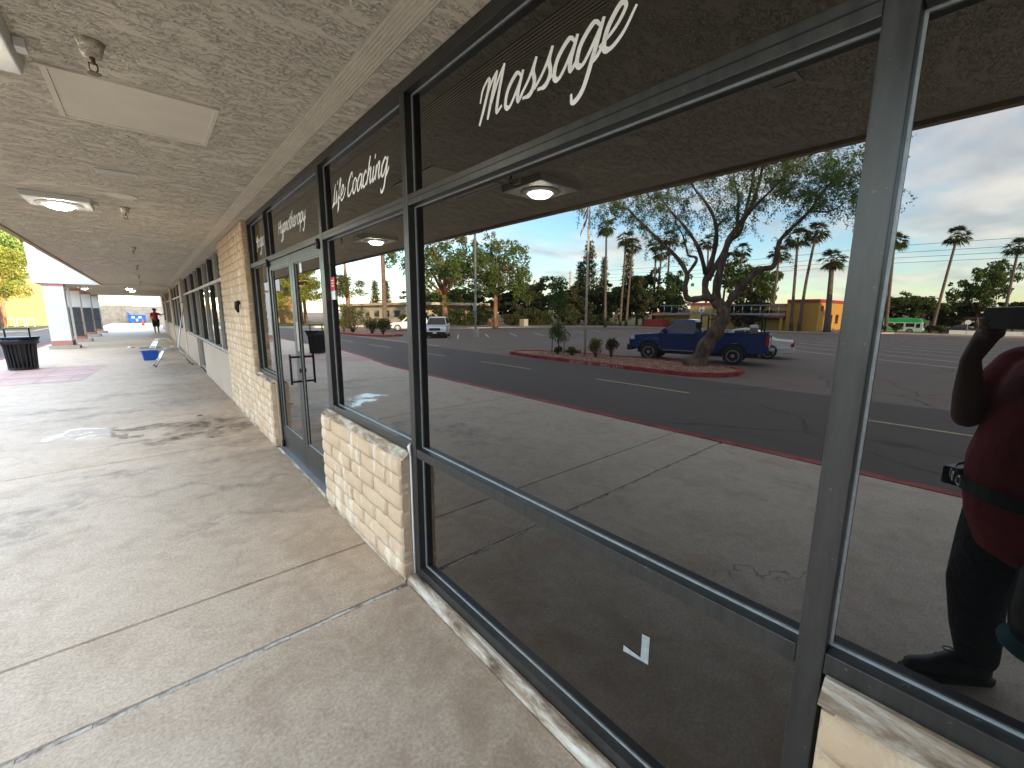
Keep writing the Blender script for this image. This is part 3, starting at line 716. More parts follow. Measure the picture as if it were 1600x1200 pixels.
# ---- ceiling pieces
def louver(x, y, sx, sy):
    b = MB(); b.box(x - sx / 2, x + sx / 2, y - sy / 2, y - sy / 2 + .02, ZC - .012, ZC); b.box(x - sx / 2, x + sx / 2, y + sy / 2 - .02, y + sy / 2, ZC - .012, ZC)
    b.box(x - sx / 2, x - sx / 2 + .02, y - sy / 2 + .02, y + sy / 2 - .02, ZC - .012, ZC); b.box(x + sx / 2 - .02, x + sx / 2, y - sy / 2 + .02, y + sy / 2 - .02, ZC - .012, ZC)
    v = b.build('ceiling_vent', 'vent_metal', B)
    for k in range(5):
        yy = y - sy / 2 + .028 + k * (sy - .05) / 5
        MB().add([(x - sx / 2 + .021, yy, ZC - .001), (x + sx / 2 - .021, yy, ZC - .001), (x + sx / 2 - .021, yy + .018, ZC - .010), (x - sx / 2 + .021, yy + .018, ZC - .010)], [(0, 1, 2, 3)]).build('slat', 'vent_metal', v)
for x, y in ((-1.13, 4.93), (-1.13, 8.8), (-1.13, 13.2), (-1.13, 17.6), (-1.13, 22), (-1.22, .85)): louver(x, y, .26, .14)
ap = MB().box(-1.30, -.66, 3.06, 3.70, ZC - .006, ZC).build('access_panel', 'panel_paint', B, bevel=.002)
b = MB()
for a in ((-1.325, -1.3005, 3.035, 3.725), (-.6595, -.635, 3.035, 3.725), (-1.30, -.66, 3.035, 3.0595), (-1.30, -.66, 3.7005, 3.725)): b.box(*a, ZC - .011, ZC)
b.build('panel_frame', 'panel_paint', ap, bevel=.002)
MB().lathe([(.12, 0), (.118, -.006), (.10, -.008)], 28, (-1.13, 5.86, ZC)).build('ceiling_patch', 'panel_paint', B)
for i, (x, y) in enumerate(((-1.13, 2.68), (-1.13, 6.5), (-1.13, 10.4), (-1.13, 14.4), (-1.13, 18.4), (-1.13, 22.4), (-1.13, -1.4))):
    s = thing('sprinkler_head', ['brass fire sprinkler with plastered cone nearest the camera, by the flat ceiling panel', 'fire sprinkler hanging beside the round ceiling patch', 'third fire sprinkler along the ceiling from the camera', 'fourth fire sprinkler along the ceiling from the camera', 'fifth fire sprinkler along the ceiling from the camera', 'sixth fire sprinkler along the ceiling from the camera', 'fire sprinkler on the ceiling behind the photographer'][i], 'sprinkler', (x, y, ZC), group='ceiling sprinklers')
    MB().lathe([(.05, 0), (.042, -.02), (.034, -.055), (.02, -.06)], 16).build('escutcheon', 'stucco', s, smooth=True)
    b = MB(); b.tube([(0, 0, -.055), (0, 0, -.085)], .010, 8); b.tube([(.012, 0, -.08), (.014, 0, -.105), (.003, 0, -.118)], .003, 6); b.tube([(-.012, 0, -.08), (-.014, 0, -.105), (-.003, 0, -.118)], .003, 6)
    b.build('frame', 'brass', s, smooth=True); MB().lathe([(.004, -.118), (.024, -.120), (.024, -.1225), (.004, -.123)], 14).build('deflector', 'brass', s)
def soffit_light(x, y, z, label):
    L = thing('ceiling_light', label, 'light', (x, y, z), group='square soffit lights')
    MB().prism([(-.25, 0), (.25, 0), (.235, -.055), (-.235, -.055)], -.25, .25, 'y').build('housing', 'lamp_housing', L, bevel=.006)
    MB().box(.251, .285, -.03, .04, -.04, -.002).build('junction_box', 'lamp_housing', L)
    MB().lathe([(.165, -.055), (.165, -.062), (.12, -.075), (.108, -.072)], 30).build('lens_ring', 'lamp_housing', L)
    MB().lathe([(.106, -.065), (.10, -.085), (.08, -.10), (.045, -.11), (.001, -.112)], 28).build('lens', 'lamp_glow', L, smooth=True)
for i, (x, y, z, l) in enumerate(((-1.62, 2.85, ZC, 'square ceiling light cut off at the top left corner of the photo'), (-1.62, 6.42, ZC, 'lit square ceiling light past the flat panel, left side'),
        (-1.58, 27.8, ZC - .02, 'small bright ceiling light under the portico, nearer of the far pair'), (-1.52, 31.0, ZC - .02, 'small bright ceiling light under the portico, farther of the far pair'), (-3.2, 29.2, ZC - .02, 'bright light between the first two portico columns'))):
    soffit_light(x, y, z, l)

# ---- white script lettering on the upper panes
def cat(pts, k=6):
    P = [Vector((a, b, 0)) for a, b in pts]; out = []
    P = [P[0] * 2 - P[1]] + P + [P[-1] * 2 - P[-2]]
    for i in range(1, len(P) - 2):
        for j in range(k):
            t = j / k; p0, p1, p2, p3 = P[i - 1], P[i], P[i + 1], P[i + 2]
            out.append(.5 * ((2 * p1) + (-p0 + p2) * t + (2 * p0 - 5 * p1 + 4 * p2 - p3) * t * t + (-p0 + 3 * p1 - 3 * p2 + p3) * t ** 3))
    out.append(P[-2]); return out
GL = {
 'a': (.92, [[(.8, .8), (.5, 1.0), (.14, .62), (.12, .12), (.38, 0), (.68, .5), (.84, .98)], [(.84, .98), (.74, .35), (.84, .02), (1.06, .3)]]),
 's': (.72, [[(-.05, .1), (.3, .55), (.52, 1.12)], [(.52, 1.12), (.46, .75), (.62, .35), (.5, .02), (.12, .02)], [(.45, .04), (.74, .22)]]),
 'g': (.95, [[(.8, .8), (.5, 1.0), (.14, .62), (.12, .12), (.38, 0), (.68, .5), (.86, .98)], [(.86, .98), (.74, .1), (.58, -.75), (.26, -1.0), (.12, -.7)], [(.70, -.1), (.9, .0), (1.1, .35)]]),
 'e': (.8, [[(-.05, .2), (.42, .5), (.64, .88), (.42, 1.03), (.14, .6), (.14, .12), (.4, 0), (.75, .25), (1.0, .75)]]),
 'M': (1.5, [[(-.02, .75), (.05, 1.2), (.3, 1.45), (.42, 1.25), (.28, .5), (.12, -.08)], [(.24, .5), (.52, 1.2), (.82, 1.55)], [(.82, 1.55), (.72, .8), (.62, -.02)], [(.7, .4), (.95, 1.15), (1.22, 1.62)], [(1.22, 1.62), (1.12, .7), (1.15, .08), (1.42, .2)]]),
 'L': (.62, [[(.5, 1.5), (.35, .8), (.2, .1), (-.02, -.2)], [(-.02, -.2), (.3, -.02), (.62, .1)]]),
 'i': (.42, [[(.22, .95), (.12, .3), (.2, 0), (.45, .3)], [(.3, 1.35), (.38, 1.62)]]),
 'f': (.55, [[(0, .2), (.38, .9), (.58, 1.5), (.46, 1.62), (.34, 1.2), (.2, 0), (.12, -.75)], [(.12, -.75), (.32, -.3), (.25, .2), (.55, .3)]]),
 'C': (.95, [[(.85, 1.15), (.82, 1.48), (.55, 1.4), (.18, .8), (.16, .12), (.45, 0), (.95, .4)]]),
 'o': (.78, [[(.42, 1), (.1, .65), (.12, .12), (.38, 0), (.62, .35), (.6, .85), (.42, 1.0)], [(.58, .8), (.8, .72)]]),
 'c': (.66, [[(.62, .78), (.46, 1.0), (.15, .65), (.13, .15), (.38, 0), (.72, .3)]]),
 'h': (.85, [[(.42, 1.75), (.26, 1.0), (.08, 0)], [(.14, .35), (.42, .92), (.62, .92), (.56, .3), (.68, 0), (.92, .3)]]),
 'n': (.85, [[(.18, .95), (.08, 0)], [(.13, .35), (.40, .92), (.6, .92), (.54, .3), (.66, 0), (.9, .3)]]),
 'H': (1.05, [[(.25, 1.5), (.05, 0)], [(.95, 1.5), (.75, 0)], [(-.05, .62), (1.0, .85)]]),
 'y': (.88, [[(.15, .95), (.1, .25), (.32, .02), (.62, .5), (.76, .98)], [(.76, .98), (.64, .05), (.46, -.75), (.2, -.98), (.06, -.7)], [(.62, -.05), (.9, .3)]]),
 'p': (.82, [[(.2, .95), (.1, 0), (-.04, -.95)], [(.14, .5), (.42, 1), (.66, .8), (.6, .2), (.36, 0), (.16, .15)], [(.55, .08), (.86, .3)]]),
 't': (.5, [[(.34, 1.5), (.2, .6), (.18, .08), (.34, 0), (.52, .25)], [(-.05, 1.02), (.6, 1.15)]]),
 'r': (.58, [[(.12, .95), (.08, 0)], [(.12, .4), (.32, .9), (.6, .95)]]),
 'Y': (.8, [[(.1, 1.5), (.12, .95), (.38, .75), (.8, 1.5)], [(.8, 1.5), (.6, .4), (.38, -.5)]]),
}
def lettering(word, ya, yb, z, xh, label, sw=.011, rise=.0):
    t = thing('window_lettering', label, 'lettering', (FW - .002, (ya + yb) / 2, z))
    tot = sum(.55 if ch == ' ' else GL[ch][0] for ch in word); k = (ya - yb) / tot; cur = 0.
    for ch in word:
        if ch == ' ': cur += .55; continue
        adv, strokes = GL[ch]; b = MB(); hw = sw / 2
        for si, st in enumerate(strokes):
            pts = []
            for p in cat(st):
                u = cur + p.x + .24 * (p.y - .5)
                pts.append(Vector((0, (ya - k * u) - (ya + yb) / 2, p.y * xh + rise * (k * u))))
            L = []; n = len(pts)
            for i in range(n):
                d = (pts[min(i + 1, n - 1)] - pts[max(i - 1, 0)]).normalized(); nn = Vector((0, -d.z, d.y))
                wv = hw * (1.15 if d.z < 0 else .85) * (.6 + .4 * min(1, 4 * min(i, n - 1 - i) / n + .3))
                L.append((pts[i] + nn * wv, pts[i] - nn * wv))
            vs = [v for pr in L for v in pr]
            dx = -.0003 * si
            b.add([(v.x + dx, v.y, v.z) for v in vs], [(2 * i, 2 * i + 1, 2 * i + 3, 2 * i + 2) for i in range(n - 1)])
        b.build('letter', 'white_vinyl', t); cur += adv
    return t
lettering('Massage', 1.50, .80, 2.358, .097, 'white script word Massage on the dark upper pane', .0155, .01)
lettering('Life Coaching', 3.29, 2.36, 2.362, .085, 'white script words Life Coaching on the upper pane', .0155, .01)
lettering('Hypnotherapy', 4.95, 3.98, 2.372, .08, 'white script word Hypnotherapy above the double door', .0155, .0)
lettering('Yoga', 6.12, 5.62, 2.36, .09, 'white script word Yoga on the narrow upper pane left of the door', .0155, .0)
# ================================================================== VEGETATION
def leafquads(C, s, asp=.45, flat=0., droop=0.):
    n = len(C); u = nrg.normal(size=(n, 3)); u[:, 2] -= droop; u /= np.linalg.norm(u, axis=1)[:, None] + 1e-9
    v = np.cross(u, nrg.normal(size=(n, 3))); v /= np.linalg.norm(v, axis=1)[:, None] + 1e-9
    sz = (s * nrg.uniform(.65, 1.35, n))[:, None]
    a, b = u * sz, v * sz * asp
    V = np.stack([C - a, C + b * .9, C + a, C - b * .9], 1).reshape(-1, 3)
    return V, np.arange(4 * n).reshape(n, 4)
def blobpts(c, r, n, hollow=.35):
    d = nrg.normal(size=(n, 3)); d /= np.linalg.norm(d, axis=1)[:, None]; q = nrg.uniform(hollow, 1, n) ** .6
    return np.array(c) + d * q[:, None] * np.array(r)
def crown_mesh(name, mat, blobs, leaf, asp=.5, droop=0.):
    C = np.concatenate([blobpts(c, r, n) for c, r, n in blobs]); V, F = leafquads(C, leaf, asp, 0, droop)
    return npmesh(name, V, F, [mat])
def limb_mesh(name, mat, limbs, n=7):
    b = MB()
    for pts, rad in limbs: b.tube(pts, rad, n)
    return b.mesh(name, mat, smooth=True)
def make_tree(kind, seed):
    """returns (trunk mesh, crown mesh) for a tree about 8 m high, 7 m wide, base at the origin"""
    r = random.Random(seed); limbs = []; blobs = []
    mat, bark, leaf, n = {'dark': ('leaf_dark', 'bark_dark', .27, 95), 'olive': ('leaf_olive', 'bark_dark', .24, 95), 'light': ('leaf_light', 'bark_pine', .115, 260), 'mesq': ('leaf_mesq_far', 'bark_dark', .21, 100)}[kind]
    fork = (r.uniform(-.3, .3), r.uniform(-.3, .3), 2.0 if kind != 'light' else 2.9)
    limbs.append(([(0, 0, -.2), (fork[0] * .3, fork[1] * .6, fork[2] * .5), fork], [.27, .21, .19]))
    nb = 9 if kind != 'light' else 10
    for i in range(nb):
        a = i * 2.4 + r.uniform(-.4, .4); rr = r.uniform(1.2, 2.7); z = r.uniform(3.6, 7.0); rr *= 1.15 - .10 * abs(z - 5)
        tip = Vector((rr * math.cos(a), rr * math.sin(a), z)); mid = Vector(fork).lerp(tip, .5) + Vector((r.uniform(-.3, .3), r.uniform(-.3, .3), r.uniform(-.2, .5)))
        limbs.append(([fork, mid, tip], [.13, .08, .02]))
        lt = kind == 'light'
        for k in range(15 if lt else 9):
            c = tip + Vector((r.gauss(0, .95 if lt else .85), r.gauss(0, .95 if lt else .85), r.gauss(-.1, .85 if lt else .62))); q = r.uniform(.22, .52) if lt else r.uniform(.3, .8)
            blobs.append((c, (q, q, q * (1.25 if lt else .7)), int(n * (q / .5) ** 1.6 * r.uniform(.5, .9) * (.55 if lt else .6))))
            if k < 4: limbs.append(([mid.lerp(tip, .5), c], [.04, .01]))
    for k in range(9 if kind in ('dark', 'olive') else 0):
        a = r.uniform(0, 6.28); q = r.uniform(.8, 2.6); blobs.append(((q * math.cos(a), q * math.sin(a), r.uniform(1.3, 3.6)), (.9, .9, .7), n))
    for k in range(7):
        a = r.uniform(0, 6.28); blobs.append(((1.3 * math.cos(a), 1.3 * math.sin(a), r.uniform(3.4, 6.2)), (.9, .9, .7), n))
    return limb_mesh('trunk', bark, limbs), crown_mesh('crown', mat, blobs, leaf, .5, .15)
TM = {}
for k in ('dark', 'olive', 'light', 'mesq'):
    for s in range(3 if k in ('dark', 'olive') else 2): TM[k, s] = make_tree(k, 11 * s + len(k))
def tree(kind, v, x, y, z, top, width, label, group=None, rz=None, name='broadleaf_tree'):
    t = thing(name, label, 'tree', (x, y, z), rng.uniform(0, 6.28) if rz is None else rz, group)
    a, c = TM[kind, v % (3 if kind in ('dark', 'olive') else 2)]; obj('trunk', a, t); obj('crown', c, t)
    t.scale = (width / 7.0, width / 7.0, (top - z) / 7.9); return t
# conifer
def make_conifer(seed, slim=1., mat='leaf_pine'):
    r = random.Random(seed); limbs = [([(0, 0, -.2), (0, 0, 5), (.05, 0, 10)], [.24, .15, .02])]; C = []
    for i in range(105):
        z = 1.2 + 8.6 * (i / 105); rad = slim * 2.3 * (1 - z / 10.4) ** .8 * r.uniform(.65, 1.1) + .15; a = i * 2.4 + r.uniform(-.3, .3)
        tip = Vector((rad * math.cos(a), rad * math.sin(a), z - .2 * rad + r.uniform(-.1, .3)))
        limbs.append(([(0, 0, z), tip], [.035, .008]))
        m = int(28 * rad + 10); q = nrg.uniform(.25, 1, m)[:, None]
        C.append(np.array([0, 0, z]) * (1 - q) + np.array(tip) * q + nrg.normal(size=(m, 3)) * np.array([.16, .16, .10]))
    V, F = leafquads(np.concatenate(C), .17, .35)
    return limb_mesh('trunk', 'bark_pine', limbs, 6), npmesh('crown', V, F, [mat])
TM['con', 0] = make_conifer(3); TM['con', 1] = make_conifer(5, .8); TM['cyp', 0] = make_conifer(9, .55)
def conifer(kind, v, x, y, z, top, width, label, group=None):
    t = thing('conifer_tree', label, 'tree', (x, y, z), rng.uniform(0, 6), group); a, c = TM[kind, v]; obj('trunk', a, t); obj('crown', c, t)
    t.scale = (width / 4.6, width / 4.6, (top - z) / 10.); return t
# fan palm
def make_palm_crown(seed):
    r = random.Random(seed); V = []; F = []; mi = []
    def frond(d, ln, dead):
        d = Vector(d).normalized(); side = d.cross(Vector((0, 0, 1))); side = side.normalized() if side.length > .01 else Vector((1, 0, 0))
        up = side.cross(d)
        p0 = Vector((0, 0, 0)) + d * .15; st = d * (ln * .5) + Vector((0, 0, -.05 * ln)); hub = p0 + st
        k = len(V); V.extend([p0 - side * .02, p0 + side * .02, hub + side * .015, hub - side * .015]); F.append((k, k + 1, k + 2, k + 3)); mi.append(dead)
        for j in range(11):
            a = (j - 5) / 5 * 1.25; dd = (d * math.cos(a) + side * math.sin(a)); e = hub + dd * ln * .62 * r.uniform(.85, 1.05) + Vector((0, 0, -.34 * ln * r.uniform(.5, 1.5) * (1 - .5 * max(0, d.z)) - (.15 * ln if dead else 0)))
            m = hub.lerp(e, .5) + up * .05 * ln; s2 = dd.cross(up).normalized() * .045 * ln
            k = len(V); V.extend([hub, m + s2, e, m - s2]); F.append((k, k + 1, k + 2, k + 3)); mi.append(dead)
    for i in range(40):
        a = i * 2.4; el = r.uniform(-.75, 1.3); frond((math.cos(a) * math.cos(el), math.sin(a) * math.cos(el), math.sin(el)), r.uniform(1.0, 1.35), 0)
    for i in range(7):
        a = i * 2.4 + .5; el = r.uniform(-1.4, -1.0); frond((math.cos(a) * math.cos(el), math.sin(a) * math.cos(el), math.sin(el)), r.uniform(.5, .85), 1)
    return npmesh('crown', np.array([tuple(v) for v in V]), np.array(F), ['leaf_palm', 'leaf_dead'], np.array(mi))
PC = [make_palm_crown(s) for s in (1, 2, 3)]
def palm(x, y, z, tx, ty, tz, r0, label, cs=1., bend=0.):
    t = thing('palm_tree', label, 'palm tree', (x, y, z)); n = 9; pts = []; rad = []
    for i in range(n):
        q = i / (n - 1); s = q + bend * math.sin(math.pi * q)
        pts.append(((tx - x) * s, (ty - y) * s, (tz - z) * q)); rad.append(r0 * .78 * (1.25 - .25 * min(1, q * 5)) * (1 - .35 * q))
    MB().tube(pts, rad, 9).build('trunk', 'bark_palm', t, smooth=True)
    c = obj('crown', PC[rng.randrange(3)], t, loc=pts[-1]); c.rotation_euler = (0, 0, rng.uniform(0, 6)); cs *= .8; c.scale = (cs, cs, cs); return t

# the big leaning mesquite on the island
def xoff(name, q): return {'T': 0, 'A': .5, 'A2': -.6, 'B': -1.1, 'B2': 1.2, 'B3': .5, 'C': 1.3, 'C2': -.4, 'C3': -1.5, 'C4': 1.8, 'D': -.5, 'D2': -1.2}[name] * q
TRC = dict(T=[(7.98, -.55), (7.6, .34), (7.23, .94), (7.04, 1.44), (7.08, 1.76), (7.37, 2.08)],
 A=[(7.37, 2.08), (7.67, 2.21), (8.18, 2.14), (8.45, 2.23), (8.53, 2.61), (8.48, 3.12), (8.84, 3.73), (9.54, 4.39), (10.17, 4.98), (10.83, 5.6), (11.28, 6.03), (12.08, 6.26)],
 A2=[(8.48, 3.12), (8.25, 3.6), (8.36, 3.81), (8.72, 3.93), (8.93, 4.32), (9.2, 4.85), (9.62, 5.42)],
 B=[(7.37, 2.08), (7.85, 2.34), (7.99, 2.92), (7.88, 3.64), (7.83, 4.51), (8.01, 5.25), (8.49, 6.04), (9.07, 6.71), (9.39, 7.42)],
 B2=[(8.01, 3.17), (8.17, 4.16), (8.67, 5.03), (9.07, 5.58), (9.6, 6.41)], B3=[(7.84, 4.67), (7.58, 4.95), (7.12, 5.07), (6.99, 5.31)],
 C=[(7.37, 2.08), (7.24, 2.8), (7.0, 3.72), (6.75, 4.3), (6.23, 4.9), (5.94, 5.42), (5.75, 6.14), (5.68, 6.8)],
 C2=[(7.9, 2.92), (7.55, 3.62), (7.21, 4.28), (6.85, 4.58), (6.76, 5.12), (6.62, 6.05), (6.57, 6.6), (6.6, 7.31)],
 C3=[(6.93, 4.55), (7.14, 5.26), (7.29, 6.03), (7.57, 6.61), (7.8, 7.48)], C4=[(6.17, 4.96), (5.66, 5.23), (4.95, 5.7), (4.45, 5.98)],
 D=[(7.06, 1.68), (6.72, 2.31), (6.32, 2.83), (5.93, 3.18), (5.56, 3.26), (5.49, 3.87), (5.45, 4.15), (5.14, 4.52), (4.7, 4.99), (4.55, 5.29), (4.21, 5.8), (3.81, 6.08)],
 D2=[(4.7, 4.99), (4.23, 4.98), (3.88, 5.29)])
RAD = dict(T=(.27, .17), A=(.13, .025), A2=(.06, .018), B=(.14, .02), B2=(.08, .018), B3=(.05, .012), C=(.15, .02), C2=(.09, .02), C3=(.06, .015), C4=(.05, .015), D=(.12, .022), D2=(.035, .012))
XT = -15.6
mt = thing('mesquite_tree', 'large leaning mesquite tree with twisting limbs on the gravel island', 'tree', (XT, 7.98, -.5))
P3 = {}
ORDER = ['T', 'A', 'A2', 'B', 'B2', 'B3', 'C', 'C2', 'C3', 'C4', 'D', 'D2']
PARENT = dict(A2=('A', 5), B2=('B', 2), B3=('B', 4), C2=('B', 2), C3=('C2', 3), C4=('C', 4), D2=('D', 8))
for k in ORDER:
    L = TRC[k]; base = 0.
    if k in PARENT: pk, pi = PARENT[k]; base = P3[pk][min(pi, len(P3[pk]) - 1)][0]
    out = []
    for i, (y, z) in enumerate(L):
        q = i / (len(L) - 1); x = base + (xoff(k, 1) - base) * (q ** .8) if k != 'T' else 0
        out.append((x, y - 7.98, z + .5))
    P3[k] = out
def smooth_path(pts, k=4):
    P = [Vector(p) for p in pts]; P = [P[0] * 2 - P[1]] + P + [P[-1] * 2 - P[-2]]; o = []
    for i in range(1, len(P) - 2):
        for j in range(k):
            t = j / k; p0, p1, p2, p3 = P[i - 1:i + 3]
            o.append(.5 * ((2 * p1) + (-p0 + p2) * t + (2 * p0 - 5 * p1 + 4 * p2 - p3) * t * t + (-p0 + 3 * p1 - 3 * p2 + p3) * t ** 3))
    return o + [P[-2]]
lb = MB(); SP = {}
for k in ORDER:
    sp = smooth_path(P3[k]); SP[k] = sp; n = len(sp); r0, r1 = RAD[k]
    rad = [1.25 * (r0 + (r1 - r0) * (i / (n - 1)) ** .75) * (1 + .12 * math.sin(i * 1.7 + len(k))) for i in range(n)]
    if k == 'T': rad[0] *= 1.5; rad[1] *= 1.25
    lb.tube(sp, rad, 9)
leafC = []; twr = random.Random(4)
def spray(c, spread, ntw, ln, nl):
    c = Vector(c)
    for _ in range(ntw):
        p = c + Vector((twr.gauss(0, spread), twr.gauss(0, spread), twr.gauss(0, spread * .7)))
        d = Vector((twr.gauss(0, 1), twr.gauss(0, 1), twr.gauss(.1, .5))).normalized(); L = ln * twr.uniform(.5, 1.3)
        pts = [p]; 
        for i in range(4): d = (d + Vector((0, 0, -.30))).normalized(); pts.append(pts[-1] + d * L / 4)
        lb.tube(pts[::1], [.008, .006, .005, .004, .003], 4, False)
        m = nl; q = nrg.uniform(.1, 1, m) * 3.999; i0 = q.astype(int); f = (q - i0)[:, None]; A = np.array([tuple(v) for v in pts])
        leafC.append(A[i0] * (1 - f) + A[i0 + 1] * f + nrg.normal(size=(m, 3)) * .055 + np.array([0, 0, -.04]))
for k in ORDER:
    if k == 'T': continue
    sp = SP[k]; n = len(sp)
    for i in range(int(n * .55), n):
        if sp[i].z > 4.0 and twr.random() < .6: spray(sp[i], .25, 2, .7, 60)
    spray(sp[-1], .45, 12, .9, 60)
for (y, z), ntw in {(13.2, 6.3): 16, (12.3, 6.2): 22, (11.5, 6.1): 24, (10.9, 6.4): 18, (9.8, 6.1): 20, (9.2, 5.2): 10, (8.6, 6.2): 18, (7.5, 6.2): 16, (6.2, 6.3): 26, (5.4, 6.3): 28, (4.5, 6.0): 34, (3.8, 6.1): 34, (3.7, 5.4): 24, (4.4, 5.5): 22, (5.2, 5.9): 16,
                    (8.4, 4.9): 5, (10.4, 7.2): 22, (8.6, 7.4): 24, (7.2, 7.4): 26, (5.9, 7.2): 26, (4.6, 6.9): 30, (3.3, 6.6): 26, (12.0, 6.9): 20, (9.5, 8.0): 16, (6.6, 8.0): 18}.items():
    for xo in (-1.2, 0, 1.2): spray((xo + twr.uniform(-.5, .5), y - 7.98, z + .5), .46, ntw // 3 + 1, .9, 62)
lb.build('trunk', 'bark_dark', mt, smooth=True)
V, F = leafquads(np.concatenate(leafC), .044, .36, 0, .3); obj('crown', npmesh('crown', V, F, ['leaf_mesquite']), mt)

# small staked tree, bushes and flagpole on the island
st = thing('young_tree', 'young staked tree with loose olive foliage on the gravel island', 'tree', (-15.0, 15.0, -.5))
limb = [([(0, 0, 0), (.02, .03, 1.4), (-.05, .05, 3.2)], [.035, .03, .012])]; bl = []
for i in range(34):
    z = rng.uniform(.8, 3.8); a = rng.uniform(0, 6.28); q = rng.uniform(.15, .62) * (1.1 - abs(z - 2.2) / 3); c = (q * math.cos(a), q * math.sin(a), z)
    limb.append(([(0, 0, z - .35), c], [.012, .004])); bl.append((c, (.30, .30, .34), 110))
obj('trunk', limb_mesh('trunk', 'bark_dark', limb, 6), st); obj('crown', crown_mesh('crown', 'leaf_light', bl, .055, .5), st)
for dy in (-.42, .45): MB().tube([(.05, dy, -.05), (.02, dy * .97, 1.55)], .03, 7).build('stake', 'wood_stake', st)
def bush(x, y, z, w, h, mat, label, cat='bush', name='desert_bush', leaf=.045, n=14):
    t = thing(name, label, cat, (x, y, z)); bl = []; lm = []
    for i in range(n):
        a = rng.uniform(0, 6.28); q = rng.uniform(0, .42) * w; c = (q * math.cos(a), q * math.sin(a), rng.uniform(.35, .85) * h); bl.append((c, (.2 * w, .2 * w, .2 * h), 70)); lm.append(([(0, 0, -.03), c], [.02 * w, .006]))
    obj('stem', limb_mesh('stem', 'bark_dark', lm, 5), t); obj('foliage', crown_mesh('foliage', mat, bl, leaf, .5), t); return t
bush(-14.7, 12.35, -.49, .75, .95, 'leaf_gold', 'yellow green bush right of the flagpole foot')
bush(-15.2, 11.85, -.49, .75, .95, 'leaf_olive', 'grey green bush between the flagpole and the truck front')
bush(-14.7, 13.75, -.49, .7, .42, 'leaf_gold', 'low yellowish shrub left of the flagpole')
bush(-14.5, 14.6, -.49, .55, .45, 'leaf_olive', 'low grey shrub under the staked young tree')
fp = thing('flagpole', 'tall pale flagpole standing on the gravel island', 'flagpole', (-14.8, 13.08, -.5))
MB().tube([(0, 0, 0), (0, 0, 4), (0, 0, 8.6)], [.062, .052, .035], 12).build('pole', 'pole_white', fp, smooth=True); MB().ell((0, 0, 8.66), (.07, .07, .07)).build('finial', 'brass', fp, smooth=True)
fl = thing('flag', 'limp red white and blue flag hanging on the tall pole', 'flag', (-14.8, 13.08, 5.9))
for i in range(7):
    b = MB(); n = 10; vs = []
    for j in range(n + 1):
        q = j / n; yy = .045 + .42 * q * (.7 + .3 * math.cos(i)); xx = .07 * math.sin(q * 7 + i * .25); top = 1.5 - i * .19 - 1.0 * q ** 1.3
        vs += [(xx, yy, top), (xx, yy, top - .192)]
    b.add(vs, [(2 * j, 2 * j + 1, 2 * j + 3, 2 * j + 2) for j in range(n)])
    b.build('stripe', 'flag_red' if i % 2 == 0 else 'white_paint', fl)
b = MB(); b.add([(.012, .05, 1.5), (.02, .24, 1.2), (.02, .24, .62), (.012, .05, .78)], [(0, 1, 2, 3)]); b.build('canton', 'flag_blue', fl)

# the two lit trees at the lot edge
tree('light', 0, -31.1, 52.0, -.47, 11.6, 12.5, 'feathery pale green tree with orange trunk behind the white pickup truck', rz=.4, name='feathery_tree')
tree('light', 1, -35.8, 46.4, -.47, 11.6, 10.0, 'feathery pale green tree right of the double headed lamp post', rz=2.2, name='feathery_tree')
# dark trees beyond the lot
row = [('dark', -58, 103, 7.2, 14), ('olive', -66, 106.5, 8.5, 15), ('dark', -60, 90.4, 8.4, 13), ('dark', -64.5, 96.3, 7.4, 13.5), ('dark', -64, 78, 7.4, 12), ('olive', -60, 65, 6.4, 9), ('dark', -64, 70, 9.3, 11.5), ('dark', -62, 57, 6.7, 8), ('olive', -58, 50.3, 5.4, 6.5)]
rl = ['dark round tree farthest left in the row beyond the lot', 'olive tree second from the left in the far row', 'dense dark tree between the two feathery trees', 'dark tree just behind the double headed lamp post', 'wide dark tree right of the second feathery tree', 'lower olive tree above the tan pillar', 'tallest dark round tree in the far row', 'dark tree above the young staked tree', 'olive tree left of the flagpole in the far row']
for (k, x, y, top, wd), l in zip(row, rl): tree(k, rng.randrange(3), x, y, -.47, top, wd, l, 'trees beyond the parking lot')
grove = [('olive', -64, 51.5, 7.6, 8), ('dark', -62, 45, 7.0, 7), ('dark', -65.5, 43, 9.4, 6.6), ('olive', -62, 39.5, 6.9, 5.6), ('mesq', -65, 37, 8.6, 6), ('dark', -63, 34.8, 5.1, 4.6)]
gl = ['olive tree right of the flagpole among the palms', 'dark tree at the foot of the pair of palms', 'tall dark tree behind the pair of palms', 'olive tree behind the clump of three palms', 'loose hanging tree right of the three palms', 'low dark tree left of the tiled roof']
for (k, x, y, top, wd), l in zip(grove, gl): tree(k, rng.randrange(3), x, y, -.47, top, wd, l, 'grove of trees around the palms')
tree('mesq', 0, -75.5, 28.6, -1.4, 11.4, 9.5, 'large bushy tree rising behind the orange restaurant', name='broadleaf_tree')
tree('dark', 1, -57.9, 22.3, -.47, 3.3, 5.2, 'low dark tree in front of the restaurant tile roof')
conifer('con', 0, -64, 53.0, -.47, 15.2, 6.6, 'tall dark conifer just right of the flagpole', 'conifers beyond the lot'); conifer('con', 1, -65.5, 56.4, -.47, 11.8, 6.8, 'shorter conifer left of the tallest one', 'conifers beyond the lot')
conifer('con', 1, -65, 50.3, -.47, 12.1, 4.8, 'conifer behind the first single palm', 'conifers beyond the lot'); conifer('con', 0, -65, 45.0, -.47, 12.6, 5.0, 'conifer behind the pair of palms', 'conifers beyond the lot')
